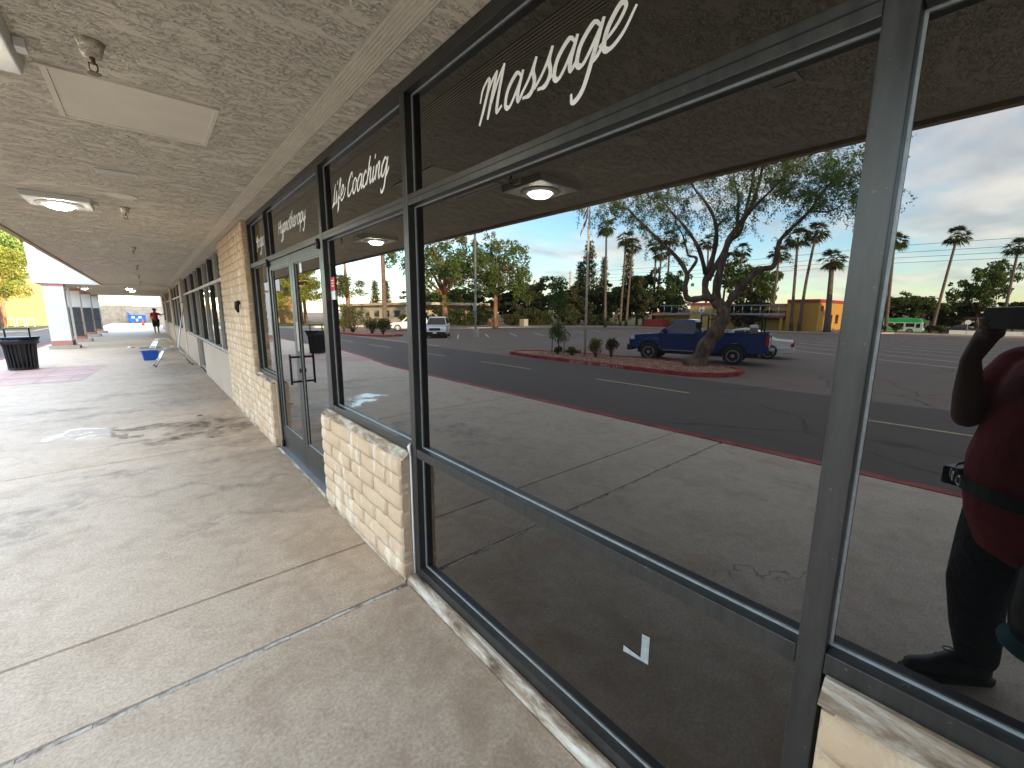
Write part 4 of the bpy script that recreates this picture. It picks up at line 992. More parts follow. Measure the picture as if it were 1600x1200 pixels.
conifer('cyp', 0, -50, 120.5, -.47, 10.8, 8, 'slim pointed cypress left of the brown palm trunk', 'cypresses over the cream building'); conifer('cyp', 0, -46, 104, -.47, 9.6, 6.5, 'slim pointed cypress right of the brown palm trunk', 'cypresses over the cream building')
# palms
palm(-48.9, 37.5, -.47, -48.9, 37.9, 13.4, .24, 'tall single palm right of the flagpole', 1.35)
palm(-58.4, 41.6, -.47, -58.4, 41.2, 13.4, .27, 'left palm of the leaning pair beyond the lot', 1.45, .0)
palm(-59.1, 40.9, -.47, -59.1, 40.4, 12.3, .27, 'right palm of the leaning pair beyond the lot', 1.45)
palm(-65.2, 39.6, -.47, -65.2, 39.9, 13.2, .26, 'tallest palm of the clump left of the mesquite', 1.45); palm(-65.4, 39.4, -.47, -65.4, 38.9, 11.6, .28, 'lower thick palm of the clump left of the mesquite', 1.5); palm(-65.6, 37.6, -.47, -65.6, 37.6, 13.9, .26, 'palm of the clump nearest the mesquite limb', 1.4)
palm(-72, 33.6, -1.35, -72, 34.2, 13.5, .27, 'palm seen between the mesquite limbs, left one', 1.5); palm(-74, 31.9, -1.35, -74, 31.6, 10.6, .27, 'lower palm seen between the mesquite limbs', 1.5); palm(-76, 30.4, -1.35, -76, 30.2, 12.2, .27, 'palm seen through the right side of the mesquite', 1.4)
palm(-61.9, 20.2, -.47, -61.9, 20.1, 9.3, .24, 'palm beside the mesquite right limb, over the restaurant', 1.25)
palm(-57.95, 16.7, -.47, -57.95, 17.05, 10.5, .24, 'slender palm with straight trunk before the orange restaurant', 1.35)
palm(-58.2, 15.9, -.47, -58.2, 15.35, 10.9, .24, 'slender palm with curved trunk before the orange restaurant', 1.35, -.28)
palm(-57.95, 13.1, -.47, -57.95, 13.45, 7.7, .42, 'short thick palm at the restaurant corner', 1.35)
palm(-72.5, 11.6, -1.35, -72.5, 10.85, 11.2, .25, 'left palm of the pair beside the window mullion', 1.3); palm(-69, 9.5, -1.35, -69, 9.95, 10.5, .25, 'right palm of the pair beside the window mullion', 1.3)
palm(-84.2, 6.6, -1.35, -84.2, 5.65, 12.4, .26, 'lone strongly leaning palm at the right above the houses', 1.4); palm(-90, .1, -1.35, -90, -.05, 10.9, .26, 'palm at the right edge above the photographer', 1.4)
hm = []
for v in range(3):
    bl = []
    for i in range(26):
        a = rng.uniform(0, 6.28); q = rng.uniform(0, 1.5); bl.append(((q * math.cos(a), q * math.sin(a), rng.uniform(.4, 2.2)), (.7, .7, .55), 60))
    hm.append((crown_mesh('foliage', ('leaf_dark', 'leaf_olive', 'leaf_pine')[v], bl, .17, .5), limb_mesh('stem', 'bark_dark', [([(0, 0, -.05), (.3, .2, 1.2)], [.08, .03]), ([(0, 0, -.05), (-.3, .1, 1.3)], [.08, .03])], 5)))
for i in range(17):
    q = i / 16; x = -29 - 28.6 * q; y = 56.5 - 6.5 * q - 13 * max(0, q - .45); sx = rng.uniform(.8, 1.3)
    hb_ = thing('hedge_shrub', 'shrub in the row of dark shrubs along the far edge of the lot', 'shrub', (x + rng.uniform(-1, 1), y + rng.uniform(0, 4), -.47), rng.uniform(0, 6), 'shrubs along the far edge of the lot'); hb_.scale = (sx, sx, sx * rng.uniform(.7, 1.15))
    f_, s_ = rng.choice(hm); obj('foliage', f_, hb_); obj('stem', s_, hb_)
# right hand trees beyond the street
rt = [('olive', 0, -101, 15.2, 4.3, 6), ('mesq', 1, -104, 13.4, 5.2, 7.5), ('mesq', 0, -101, 9.8, 5.7, 7.5), ('olive', 1, -106, 6.9, 3.7, 5.5), ('mesq', 1, -104, 2.8, 10.5, 7.0), ('dark', 1, -110, 4.2, 4.2, 6), ('dark', 2, -104, -1.2, 4.4, 5), ('olive', 2, -102, .9, 3.2, 4)]
rtl = ['olive tree behind the rear of the green bus', 'broad tree behind the middle of the green bus', 'broad tree right above the front of the green bus', 'low olive tree at the foot of the leaning palm', 'tall loose tree above the phone', 'dark low tree left of the phone behind the house', 'dark tree at the right edge behind the photographer head', 'low olive tree directly behind the phone']
for (k, v, x, y, top, wd), l in zip(rt, rtl): tree(k, v, x, y, -1.2, top, wd, l, 'trees beyond the street')
for i, y in enumerate((9.6, 8.1, 5.3, 4.4)): bush(-65.2, y, -.47, 1.3, .9, 'leaf_olive', ['scrubby bush before the bus rear wheel', 'scrubby bush before the bus front', 'scrubby bush left of the low white wall', 'scrubby bush touching the low white wall'][i], leaf=.09)

# left hand planting seen in the narrow panes
flat('planter_bed', [(-13.2, 46), (-13.6, 38), (-14.6, 35.5), (-16.5, 36), (-17.2, 40), (-17, 47)], -.75, -.47, 'gravel', kind='structure')
path_strip([(-13.2, 46), (-13.6, 38), (-14.6, 35.5), (-16.5, 36), (-17.2, 40), (-17, 47)], .17, -.75, -.43, 'red_kerb', 'planter_kerb', kind='structure', closed=True)
bush(-14.5, 43.0, -.49, 3.2, 3.0, 'leaf_olive', 'largest bush in the far red kerbed planter', leaf=.11, n=22); bush(-15.2, 39.8, -.49, 2.4, 1.7, 'leaf_olive', 'middle bush in the far red kerbed planter', leaf=.10)
bush(-15.2, 37.3, -.49, 1.8, 1.6, 'leaf_pine', 'bush beside the brown palm trunk in the planter', leaf=.09); bush(-14.3, 44.9, -.49, 2.0, 1.5, 'leaf_gold', 'yellowish bush at the left end of the planter', leaf=.09)
palm(-19.9, 47.2, -.6, -19.9, 47.0, 14.5, .36, 'thick brown palm trunk left of the white sport utility car', 1.5)
def pine(x, y, z, h, w, mat, label, seed, lean=0.):
    t = thing('pine_tree', label, 'tree', (x, y, z)); r = random.Random(seed); L = [([(0, 0, -.2), (lean * .4, 0, h * .5), (lean, 0, h * .95)], [.34, .27, .06])]; bl = []
    for i in range(20):
        q = r.uniform(.34, .97); a = r.uniform(0, 6.28); rr = w * r.uniform(.35, 1.) * (1.15 - q * .6); p = Vector((lean * q, 0, h * q)); e = p + Vector((rr * math.cos(a), rr * math.sin(a), r.uniform(-.2, .9)))
        L.append(([p, p.lerp(e, .5) + Vector((0, 0, .2)), e], [.085, .055, .02]))
        for k in range(4): bl.append((tuple(p.lerp(e, r.uniform(.45, 1.05)) + Vector((r.gauss(0, .4), r.gauss(0, .4), r.gauss(.1, .3)))), (.8, .8, .5), 80))
    obj('trunk', limb_mesh('trunk', 'bark_pine', L), t); obj('crown', crown_mesh('crown', mat, bl, .15, .35), t); return t
pine(-21.5, 63, -.40, 12.5, 3.2, 'leaf_pine', 'tall pine with orange trunk at the left of the Life Coaching pane', 1, .4)
pine(-15.0, 65, -.40, 9.5, 3.4, 'leaf_gold', 'sunlit pine filling the right door pane, nearest trunk', 2, -.2); pine(-17.2, 72, -.40, 10, 3.4, 'leaf_gold', 'sunlit pine in the right door pane, middle trunk', 3); pine(-19.5, 78, -.40, 10.5, 3.6, 'leaf_gold', 'sunlit pine in the right door pane, farthest trunk', 4, .3)
pine(-12.6, 68, -.40, 8.0, 3.2, 'leaf_gold', 'yellow green tree with dark leaning trunk in the left door pane', 5, 1.0)

# ================================================================== FAR BUILDINGS
sh = thing('blue_grey_shed', 'pale blue grey building behind the lawn in the left door pane', 'building', (-13, 96, -.4))
MB().box(-9, 1.0, 0, 14, 0, 4.6).build('wall', 'wall_blue_grey', sh); MB().box(-9.4, 1.4, -.4, 14.4, 4.601, 5.3).build('roof', 'grey_steel', sh)
for k in range(9): MB().box(1.001, 1.03, .6 + k * 1.5, .68 + k * 1.5, .1, 4.5).build('rib', 'wall_blue_grey', sh); 
for k in range(6): MB().box(-8.4 + k * 1.6, -8.32 + k * 1.6, -.03, -.001, .1, 4.5).build('rib', 'wall_blue_grey', sh)
cb = thing('cream_building', 'long low cream building with flat canopy behind the planter bushes', 'building', (-34, 70, -.47))
MB().box(-14, 0, 0, 34, 0, 3.3).build('wall', 'wall_cream', cb); MB().box(-14.5, .9, -6, 34.5, 3.301, 3.75).build('roof', 'wall_cream', cb)
for k in range(7):
    wv = MB().box(.001, .06, 2 + k * 4.6, 4.4 + k * 4.6, 1.0, 2.4).build('window', 'frame_pale', cb); MB().box(.061, .07, 2.12 + k * 4.6, 4.28 + k * 4.6, 1.12, 2.28).build('pane', 'car_glass', wv)
for k in range(3): MB().box(-.1, .15, -5.6 + k * 2.6, -5.35 + k * 2.6, 0, 3.3).build('post', 'wall_cream', cb)
hb = thing('ranch_house', 'low dark ranch house right of the leaning palm', 'house', (-108, 2.4, -1.2))
MB().box(-7, 0, 0, 6.5, 0, 1.9).build('wall', 'wall_cream', hb); MB().prism([(-7.6, 1.9), (.9, 1.9), (.9, 2.05), (-3.3, 2.7), (-7.6, 2.05)], -.6, 7.1, 'y').build('roof', 'roof_tile', hb)
for y in (.7, 2.6, 4.6): wv = MB().box(.001, .06, y, y + 1.2, .7, 1.6).build('window', 'white_paint', hb); MB().box(.061, .07, y + .08, y + 1.12, .78, 1.52).build('pane', 'car_glass', wv)
MB().box(-64.7, -64.45, -8, 3.7, -.6, -.05).build('low_wall', 'white_paint', label='low white wall along the far kerb behind the photographer', cat='wall')
sg = thing('street_sign', 'small round headed sign left of the phone', 'sign', (-63.9, 2.4, -.47)); MB().tube([(0, 0, 0), (0, 0, 1.35)], .03, 8).build('post', 'grey_steel', sg); MB().lathe([(.24, 0), (.24, .02)], 18, (.035, 0, 1.3), 'x').build('plate', 'white_paint', sg)
pb = MB().box(-42.85, -42.0, 47.3, 48.35, -.47, .62).build('tan_pillar', 'concrete_plain', label='tan masonry pillar at the far edge of the lot', cat='pillar', bevel=.03)
tw = thing('radio_mast', 'thin red lattice mast on the horizon left of the flagpole', 'mast', (-120, 107.6, -1.5)); MB().tube([(0, 0, 0), (0, 0, 18.5)], [.35, .18], 4).build('mast', 'trim_red', tw)
for z in (10, 13, 15.5, 17.6): MB().box(-.05, .05, -1.0, 1.0, z, z + .12).build('cross_arm', 'trim_red', tw)
for i, (z, dz) in enumerate(((12.3, -1.3), (11.2, -1.2), (10.4, -.9), (9.6, -.9))):
    pts = [(-92, 70 - k * 10, z + dz * (7 - k) / -12 - .9 * math.sin(math.pi * ((k * .37) % 1))) for k in range(12)]
    MB().tube([(-92, 80, z + .6), (-92, 45, z - .2), (-92, 12, z + .25), (-92, -20, z - .6), (-92, -60, z + .3)], .03, 5).build('power_line', 'black_metal', label=['highest', 'second', 'third', 'lowest'][i] + ' power line strung over the street', cat='power line', group='power lines over the street')

re = thing('restaurant', 'orange and yellow restaurant with red trim and tiled roofs', 'building', (-60, 0, -.47))
def rb(n, m, *a, par=None): return MB().box(*a).build(n, m, par or re)
rb('wall', 'wall_ochre', -14, 0, 17.7, 27, 0, 3.0); rb('wall', 'stucco_orange', -14, 1.0, 14.4, 17.699, 0, 3.4); rb('wall', 'wall_ochre', -10, .6, 27.001, 30.2, 0, 3.25); rb('wall', 'wall_ochre', -12, -.6, 30.201, 36.5, 0, 1.9)
rb('parapet', 'trim_red', -14.05, .05, 17.71, 26.99, 3.001, 3.32); rb('parapet', 'trim_red', -14.05, 1.05, 14.35, 17.705, 3.401, 3.8); rb('parapet', 'trim_red', -10.05, .65, 26.995, 30.25, 3.251, 3.55)
MB().prism([(.002, 2.15), (1.6, 1.55), (1.6, 1.66), (.002, 2.4)], 17.75, 23.6, 'y').build('tile_roof', 'roof_tile', re); rb('band', 'trim_red', .003, .05, 17.8, 26.9, 1.3, 1.62)
for k in range(24): MB().tube([(.05, 17.9 + k * .24, 2.40), (1.62, 17.9 + k * .24, 1.68)], .07, 6).build('roof_tile', 'roof_tile', re, smooth=True)
for y in (17.9, 20.7, 23.4): rb('post', 'stucco_orange', 1.25, 1.5, y, y + .3, 0, 1.56)
MB().prism([(.8, 1.75), (.8, 1.9), (-6, 2.75), (-12.4, 1.9), (-12.4, 1.75)], 30.21, 37, 'y').build('tile_roof', 'roof_tile', re); rb('enclosure', 'trim_red', .5, 2.6, 33.5, 36.5, 0, 1.15)
sgn = MB().lathe([(.42, 0), (.42, .05), (.40, .06)], 24, (.605, 28.5, 2.55), 'x').build('round_sign', 'white_paint', re)
MB().prism([(28.3, 2.42), (28.7, 2.42), (28.5, 2.82)], .668, .675, 'x').build('sign_mark', 'flag_blue', sgn)
for y in (25.2, 26.1): wv = rb('window', 'trim_red', .001, .05, y, y + .7, .8, 1.25); 
s2 = rb('side_sign', 'trim_red', -1.1, -.1, 14.30, 14.39, 2.4, 3.05); MB().box(-1.0, -.75, 14.27, 14.299, 2.45, 3.0).build('sign_mark', 'white_paint', s2)
for x in (-4, -7): wv = MB().box(x - 1.3, x, 14.34, 14.399, .8, 2.0).build('window', 'trim_red', re); MB().box(x - 1.2, x - .1, 14.32, 14.339, .9, 1.9).build('pane', 'car_glass', wv)

# the tall tan building beyond the road, straight ahead on the left
gb = thing('tan_office_building', 'tall sunlit tan office building at the far left beyond the road', 'building', (-10.7, 82, -.4))
MB().box(-8.6, 0, 0, 20, 0, 6.6).build('wall', 'stucco_gold', gb); MB().box(-8.8, .2, -.2, 20.2, 6.601, 7.6).build('band', 'white_paint', gb); MB().box(-8.6, -.3, .3, 20, 7.601, 13.5).build('upper_wall', 'stucco_gold', gb); MB().box(-8.9, .1, -.1, 20.2, 13.501, 14.1).build('cornice', 'white_paint', gb)
for k in range(2):
    wv = MB().box(-2.6 - k * 4, -.9 - k * 4, .22, .299, 9.2, 11.8).build('window', 'frame_pale', gb); MB().box(-2.5 - k * 4, -1.0 - k * 4, .19, .219, 9.3, 11.7).build('pane', 'car_glass', wv)
MB().box(-1.6, -.6, -.04, -.001, 5.9, 6.5).build('vent', 'dark_panel', gb)
for r_ in range(8):
    for k in range(8):
        x0 = -.25 - k * 1.0 - (.5 if r_ % 2 else 0); MB().box(x0 - .94, x0, -.05 - .02 * ((k * 7 + r_ * 3) % 3), -.001, .1 + r_ * .68, .72 + r_ * .68).build('stone', 'stucco_gold', gb)
gt = tree('light', 0, -13.9, 74, -.4, 12.2, 9, 'sunlit yellow green tree before the tan office building', rz=1.0)
br_ = thing('bicycle_rack', 'pale tube bicycle rack before the tan office building', 'bicycle rack', (-11.6, 77.5, -.4))
for k in range(3): MB().tube([(k * -.8, 0, 0), (k * -.8, 0, .8), (k * -.8 - .2, 0, .95), (k * -.8 - .45, 0, .95), (k * -.8 - .6, 0, .8), (k * -.8 - .6, 0, 0)], .035, 8).build('hoop', 'pole_white', br_, smooth=True)

# end of the walk
ew = thing('block_screen_wall', 'tan block screen wall closing the far end of the walk', 'wall', (0, 74, 0))
MB().box(-6.2, .8, 0, .4, -.3, 2.2).build('wall', 'block_wall', ew); MB().box(-6.3, -2.4, -.05, .45, 2.201, 2.42).build('coping', 'salmon_band', ew); MB().box(-3.4, -3.1, -.12, -.001, -.2, 2.35).build('pilaster', 'block_wall', ew); MB().box(-.7, -.2, -.12, -.001, -.2, 2.0).build('pilaster', 'block_wall', ew)
dp = thing('blue_dumpster', 'blue steel dumpster with white markings before the block wall', 'dumpster', (-2.05, 72.6, 0))
MB().prism([(-.85, .15), (.85, .15), (.85, 1.0), (-.5, 1.05), (-.85, 1.42)], -.6, .6, 'y').build('body', 'blue_steel', dp, bevel=.02); MB().box(-.95, .95, -.64, -.601, .85, .95).build('rim', 'blue_steel', dp)
for x in (-.35, .3): MB().box(x - .16, x + .16, -.615, -.602, .62, .86).build('marking', 'white_paint', dp)
MB().box(-.1, .1, -.615, -.602, .25, .55).build('marking', 'white_paint', dp)
for x in (-.7, .7): MB().lathe([(.08, -.04), (.08, .04)], 10, (x, -.5, .08), 'y').build('caster', 'rubber', dp)
cn = thing('traffic_cone', 'small orange traffic cone at the far end of the walk', 'cone', (-1.45, 60.5, 0)); MB().box(-.18, .18, -.18, .18, 0, .03).build('base', 'orange_plastic', cn); MB().lathe([(.13, .03), (.03, .66), (.02, .67)], 14).build('body', 'orange_plastic', cn, smooth=True); MB().lathe([(.092, .25), (.066, .40)], 14).build('stripe', 'white_paint', cn)
# added building out of view at the south end, blocks low sun from the lot
wg = thing('added_shade_wing', 'added unseen tan block behind the photographer, put there to shade the lot', 'building', (0, -34, -.6))
MB().box(-46, 16, 0, 16, 0, 9.2).build('wall', 'stucco_tan', wg); MB().box(-46.3, 16.3, -.3, 16.3, 9.201, 9.6).build('cornice', 'stucco_white', wg)
for k in range(9): wv = MB().box(-44 + k * 5, -40.4 + k * 5, 16.001, 16.08, .7, 3.2).build('window', 'frame_pale', wg); MB().box(-43.9 + k * 5, -40.5 + k * 5, 16.081, 16.1, .8, 3.1).build('pane', 'tinted_glass', wv)
# ================================================================== VEHICLES  (x forward, y left, z up)
def arc(cx, cz, r, a0, a1, n=8): return [(cx + r * math.cos(R(a0 + (a1 - a0) * i / n)), cz + r * math.sin(R(a0 + (a1 - a0) * i / n))) for i in range(n + 1)]
def loft_side(prof, wf):
    """solid whose side outline is prof in (x,z); half width wf(z)"""
    b = MB(); n = len(prof)
    vs = [(x, wf(z), z) for x, z in prof] + [(x, -wf(z), z) for x, z in prof]
    b.add(vs, [tuple(range(n)), tuple(range(2 * n - 1, n - 1, -1))] + [(i, n + i, n + (i + 1) % n, (i + 1) % n) for i in range(n)]); return b
def side_plate(poly, wf, s, t=.006, inset=0.):
    b = MB(); n = len(poly)
    vs = [(x, s * (wf(z) + t), z) for x, z in poly] + [(x, s * (wf(z) - .01), z) for x, z in poly]
    return b.add(vs, [tuple(range(n)), tuple(range(2 * n - 1, n - 1, -1))] + [(i, n + i, n + (i + 1) % n, (i + 1) % n) for i in range(n)])
WH = {}
def wheel(par, x, y, r, wd, spokes=5, rim='rim_metal'):
    s = 1 if y > 0 else -1
    t = MB().lathe([(r * .62, -wd / 2), (r * .93, -wd / 2), (r, -wd / 2 + .03), (r, wd / 2 - .03), (r * .93, wd / 2), (r * .62, wd / 2)], 26, (x, y, r), 'y').build('wheel', 'rubber', par, smooth=False)
    b = MB(); yo = y + s * (wd / 2 + .004)
    b.lathe([(r * .64, -.002), (r * .64, .014), (r * .56, .014), (r * .56, -.002)], 26, (x, yo, r), 'y', True)
    for k in range(spokes):      # spoke blades
        a = 2 * math.pi * k / spokes + .3; c, sn = math.cos(a), math.sin(a); px, pz = -sn, c
        i0, i1, w0, w1 = r * .10, r * .57, r * .10, r * .075
        q = [(x + c * i0 + px * w0, r + sn * i0 + pz * w0), (x + c * i1 + px * w1, r + sn * i1 + pz * w1), (x + c * i1 - px * w1, r + sn * i1 - pz * w1), (x + c * i0 - px * w0, r + sn * i0 - pz * w0)]
        b.prism([(u, v) for u, v in q], yo + .0035, yo + .016, 'y')
    b.build('rim', rim, t); MB().lathe([(r * .2, -.01), (r * .2, .03), (r * .1, .035)], 14, (x, yo, r), 'y').build('hub_cap', rim, t)
    MB().lathe([(r * .5, -.002), (r * .5, .003)], 18, (x, yo, r), 'y').build('brake_disc', 'black_metal', t)
def pickup():
    t = thing('pickup_truck', 'blue regular cab pickup truck with ladder rack parked behind the mesquite', 'pickup truck', (0, 0, 0))
    r = .40; fa, ra = 1.80, -1.78; W = lambda z: .98 - .05 * max(0, (z - .95)) * 1.2 - (.05 if z < .6 else 0)
    front = [(2.62, .62), (2.74, .70), (2.76, .98), (2.70, 1.13), (2.45, 1.20), (1.42, 1.29), (.2, 1.31), (-.22, 1.31), (-.22, .48), (1.18, .48)] + arc(fa, .43, .52, 178, 2, 10) + [(2.34, .5)]
    body = loft_side(front, W).build('body', 'truck_blue', t, bevel=.035)
    MB().box(-2.7, 2.4, -.72, .72, .34, .60).build('chassis', 'black_plastic', t)
    for x in (fa, ra): MB().box(x - .5, x + .5, -.90, .90, .45, .93).build('wheel_well', 'black_plastic', t)
    # cab
    cab = [(1.42, 1.28), (.72, 1.83), (.55, 1.905), (.2, 1.93), (-.10, 1.905), (-.17, 1.84), (-.215, 1.28)]
    CW = lambda z: .93 - (z - 1.28) * .30
    cabo = loft_side(cab, CW).build('cab', 'truck_blue', t, bevel=.03)
    for s in (1, -1):
        side_plate([(1.10, 1.36), (.62, 1.76), (.05, 1.79), (.03, 1.37)], CW, s).build('side_window', 'car_glass', t)
        side_plate([(-.02, 1.37), (.0, 1.79), (-.10, 1.79), (-.14, 1.37)], CW, s).build('side_window', 'car_glass', t)
        db = MB(); 
        for a, c in (((1.22, .6), (1.25, 1.30)), ((-.02, .62), (-.02, 1.30))): db.tube([(a[0], s * (W(a[1]) + .001), a[1]), (c[0], s * (W(c[1]) + .001), c[1])], .006, 4)
        db.build('door_seam', 'black_plastic', t)
        MB().box(.08, .30, s * .975, s * 1.0, 1.13, 1.17).build('door_handle', 'truck_blue', t, bevel=.006)
        m = MB().box(1.02, 1.16, s * .99, s * 1.17, 1.33, 1.52).build('mirror', 'black_plastic', t, bevel=.03)
        hl = MB().prism([(2.48, .98), (2.73, .95), (2.70, 1.12), (2.52, 1.15)], s * .70, s * .985, 'y').build('headlight', 'lens_clear', t, bevel=.01)
        MB().box(1.35, 1.60, s * .982, s * .990, 1.02, 1.07).build('badge', 'chrome', t)
        MB().box(-3.06, -2.94, s * .84, s * .975, .88, 1.26).build('tail_light', 'lens_red', t, bevel=.01)
        # bed side with wheel arch
        bed = [(-.235, 1.36), (-3.02, 1.36), (-3.04, .58)] + [(-2.32, .52)] + arc(ra, .43, .53, 172, 8, 10) + [(-.235, .50)]
        MB().prism(bed, s * .965, s * .88, 'y').build('bed_side', 'truck_blue', t, bevel=.012)
        MB().box(-3.0, -.25, s * .985 , s * .86, 1.361, 1.385).build('bed_rail', 'black_plastic', t)
        st = MB().box(-.2, 1.15, s * .90, s * .985, .50, .535).build('rocker_trim', 'grey_steel', t)
    MB().add([(1.385, -.86, 1.325), (1.385, .86, 1.325), (.755, .72, 1.82), (.755, -.72, 1.82)], [(0, 1, 2, 3)]).build('windscreen', 'car_glass', t).location.x = .018
    MB().add([(-.226, -.75, 1.40), (-.19, -.70, 1.78), (-.19, .70, 1.78), (-.226, .75, 1.40)], [(0, 1, 2, 3)]).build('rear_window', 'car_glass', t)
    MB().box(-3.0, -.25, -.86, .86, .74, .80).build('bed_floor', 'black_plastic', t); MB().box(-.30, -.24, -.87, .87, .801, 1.35).build('headboard', 'truck_blue', t)
    MB().box(-3.05, -2.98, -.83, .83, .72, 1.37).build('tailgate', 'truck_blue', t, bevel=.01)
    MB().box(2.60, 2.86, -.99, .99, .44, .74).build('front_bumper', 'black_plastic', t, bevel=.05); MB().box(-3.22, -3.05, -.97, .97, .50, .70).build('rear_bumper', 'black_plastic', t, bevel=.03)
    gr = MB().box(2.715, 2.775, -.66, .66, .78, 1.12).build('grille', 'black_plastic', t, bevel=.02); MB().box(2.776, 2.785, -.66, .66, .93, .97).build('grille_bar', 'black_metal', gr); MB().box(2.776, 2.785, -.04, .04, .79, 1.11).build('grille_bar', 'black_metal', gr)
    for x in (fa, ra):
        for y in (.83, -.83): wheel(t, x, y, r, .26)
    # rack posts and rails
    for x in (-.42, -2.75):
        for s in (1, -1): MB().box(x - .03, x + .03, s * .86, s * .92, 1.386, 2.08).build('rack_post', 'black_metal', t)
        MB().box(x - .03, x + .03, -.92, .92, 2.081, 2.13).build('rack_bar', 'black_metal', t)
    MB().box(-2.72, -.45, .87, .91, 1.9, 1.94).build('rack_rail', 'black_metal', t)
    return t
tk = pickup(); ang = math.atan2(3.74, 1.0); tk.rotation_euler = (0, 0, ang)
nv = Vector((math.sin(ang), -math.cos(ang)))          # towards the shops
near_mid = Vector((-17.35, 9.13)); tk.location = (near_mid.x - nv.x * .83, near_mid.y - nv.y * .83, -.6)
# two ladders tied on the rack, a jug and cooler in the bed
def tkworld(x, y, z): 
    m = Matrix.Translation(tk.location) @ Matrix.Rotation(ang, 4, 'Z'); return m @ Vector((x, y, z))
for k, (yo, z, col, lb_) in enumerate(((-.55, 2.131, 'silver', 'aluminium extension ladder on the truck rack, nearer the shops'), (.35, 2.131, 'yellow_paint', 'second ladder on the truck rack, away from the shops'))):
    la = thing('ladder', lb_, 'ladder', tkworld(-1.25, yo, z), ang)
    edge = k == 0                                                   # the nearer one rides on its edge
    for s in (-.2, .2):
        bx = MB().box(-2.15, 2.75, -.045, .045, s + .2, s + .236) if edge else MB().box(-2.15, 2.75, s - .018, s + .018, 0, .09)
        bx.build('side_rail', 'silver', la)
        bx = MB().box(-2.2, -2.151, -.05, .05, s + .19, s + .246) if edge else MB().box(-2.2, -2.151, s - .03, s + .03, .001, .1)
        bx.build('end_cap', 'yellow_paint', la)
    for i in range(15):
        x = -2.0 + i * .325; MB().tube([(x, 0, .037), (x, 0, .40)] if edge else [(x, -.19, .045), (x, .19, .045)], .017, 8).build('rung', 'silver', la, smooth=True)
jug = thing('drink_cooler', 'tall pale drink cooler on the truck bed side', 'cooler', tkworld(-2.45, -.62, .80), ang); MB().lathe([(.15, 0), (.16, .1), (.16, .78), (.14, .80)], 18).build('body', 'wood_stake', jug, smooth=True); MB().lathe([(.165, .80), (.165, .9), (.10, .93)], 18).build('lid', 'white_paint', jug)
for i in range(3):
    bk = MB().lathe([(.12, 0), (.14, .62), (.12, .64)], 14).build('paint_bottle', 'bus_pale', label=['greenish plastic container in the truck bed, nearest the cab', 'middle greenish plastic container in the truck bed', 'greenish plastic container in the truck bed, nearest the tail'][i], cat='container', loc=tkworld(-.95 - i * .32, -.55, .80), smooth=True)

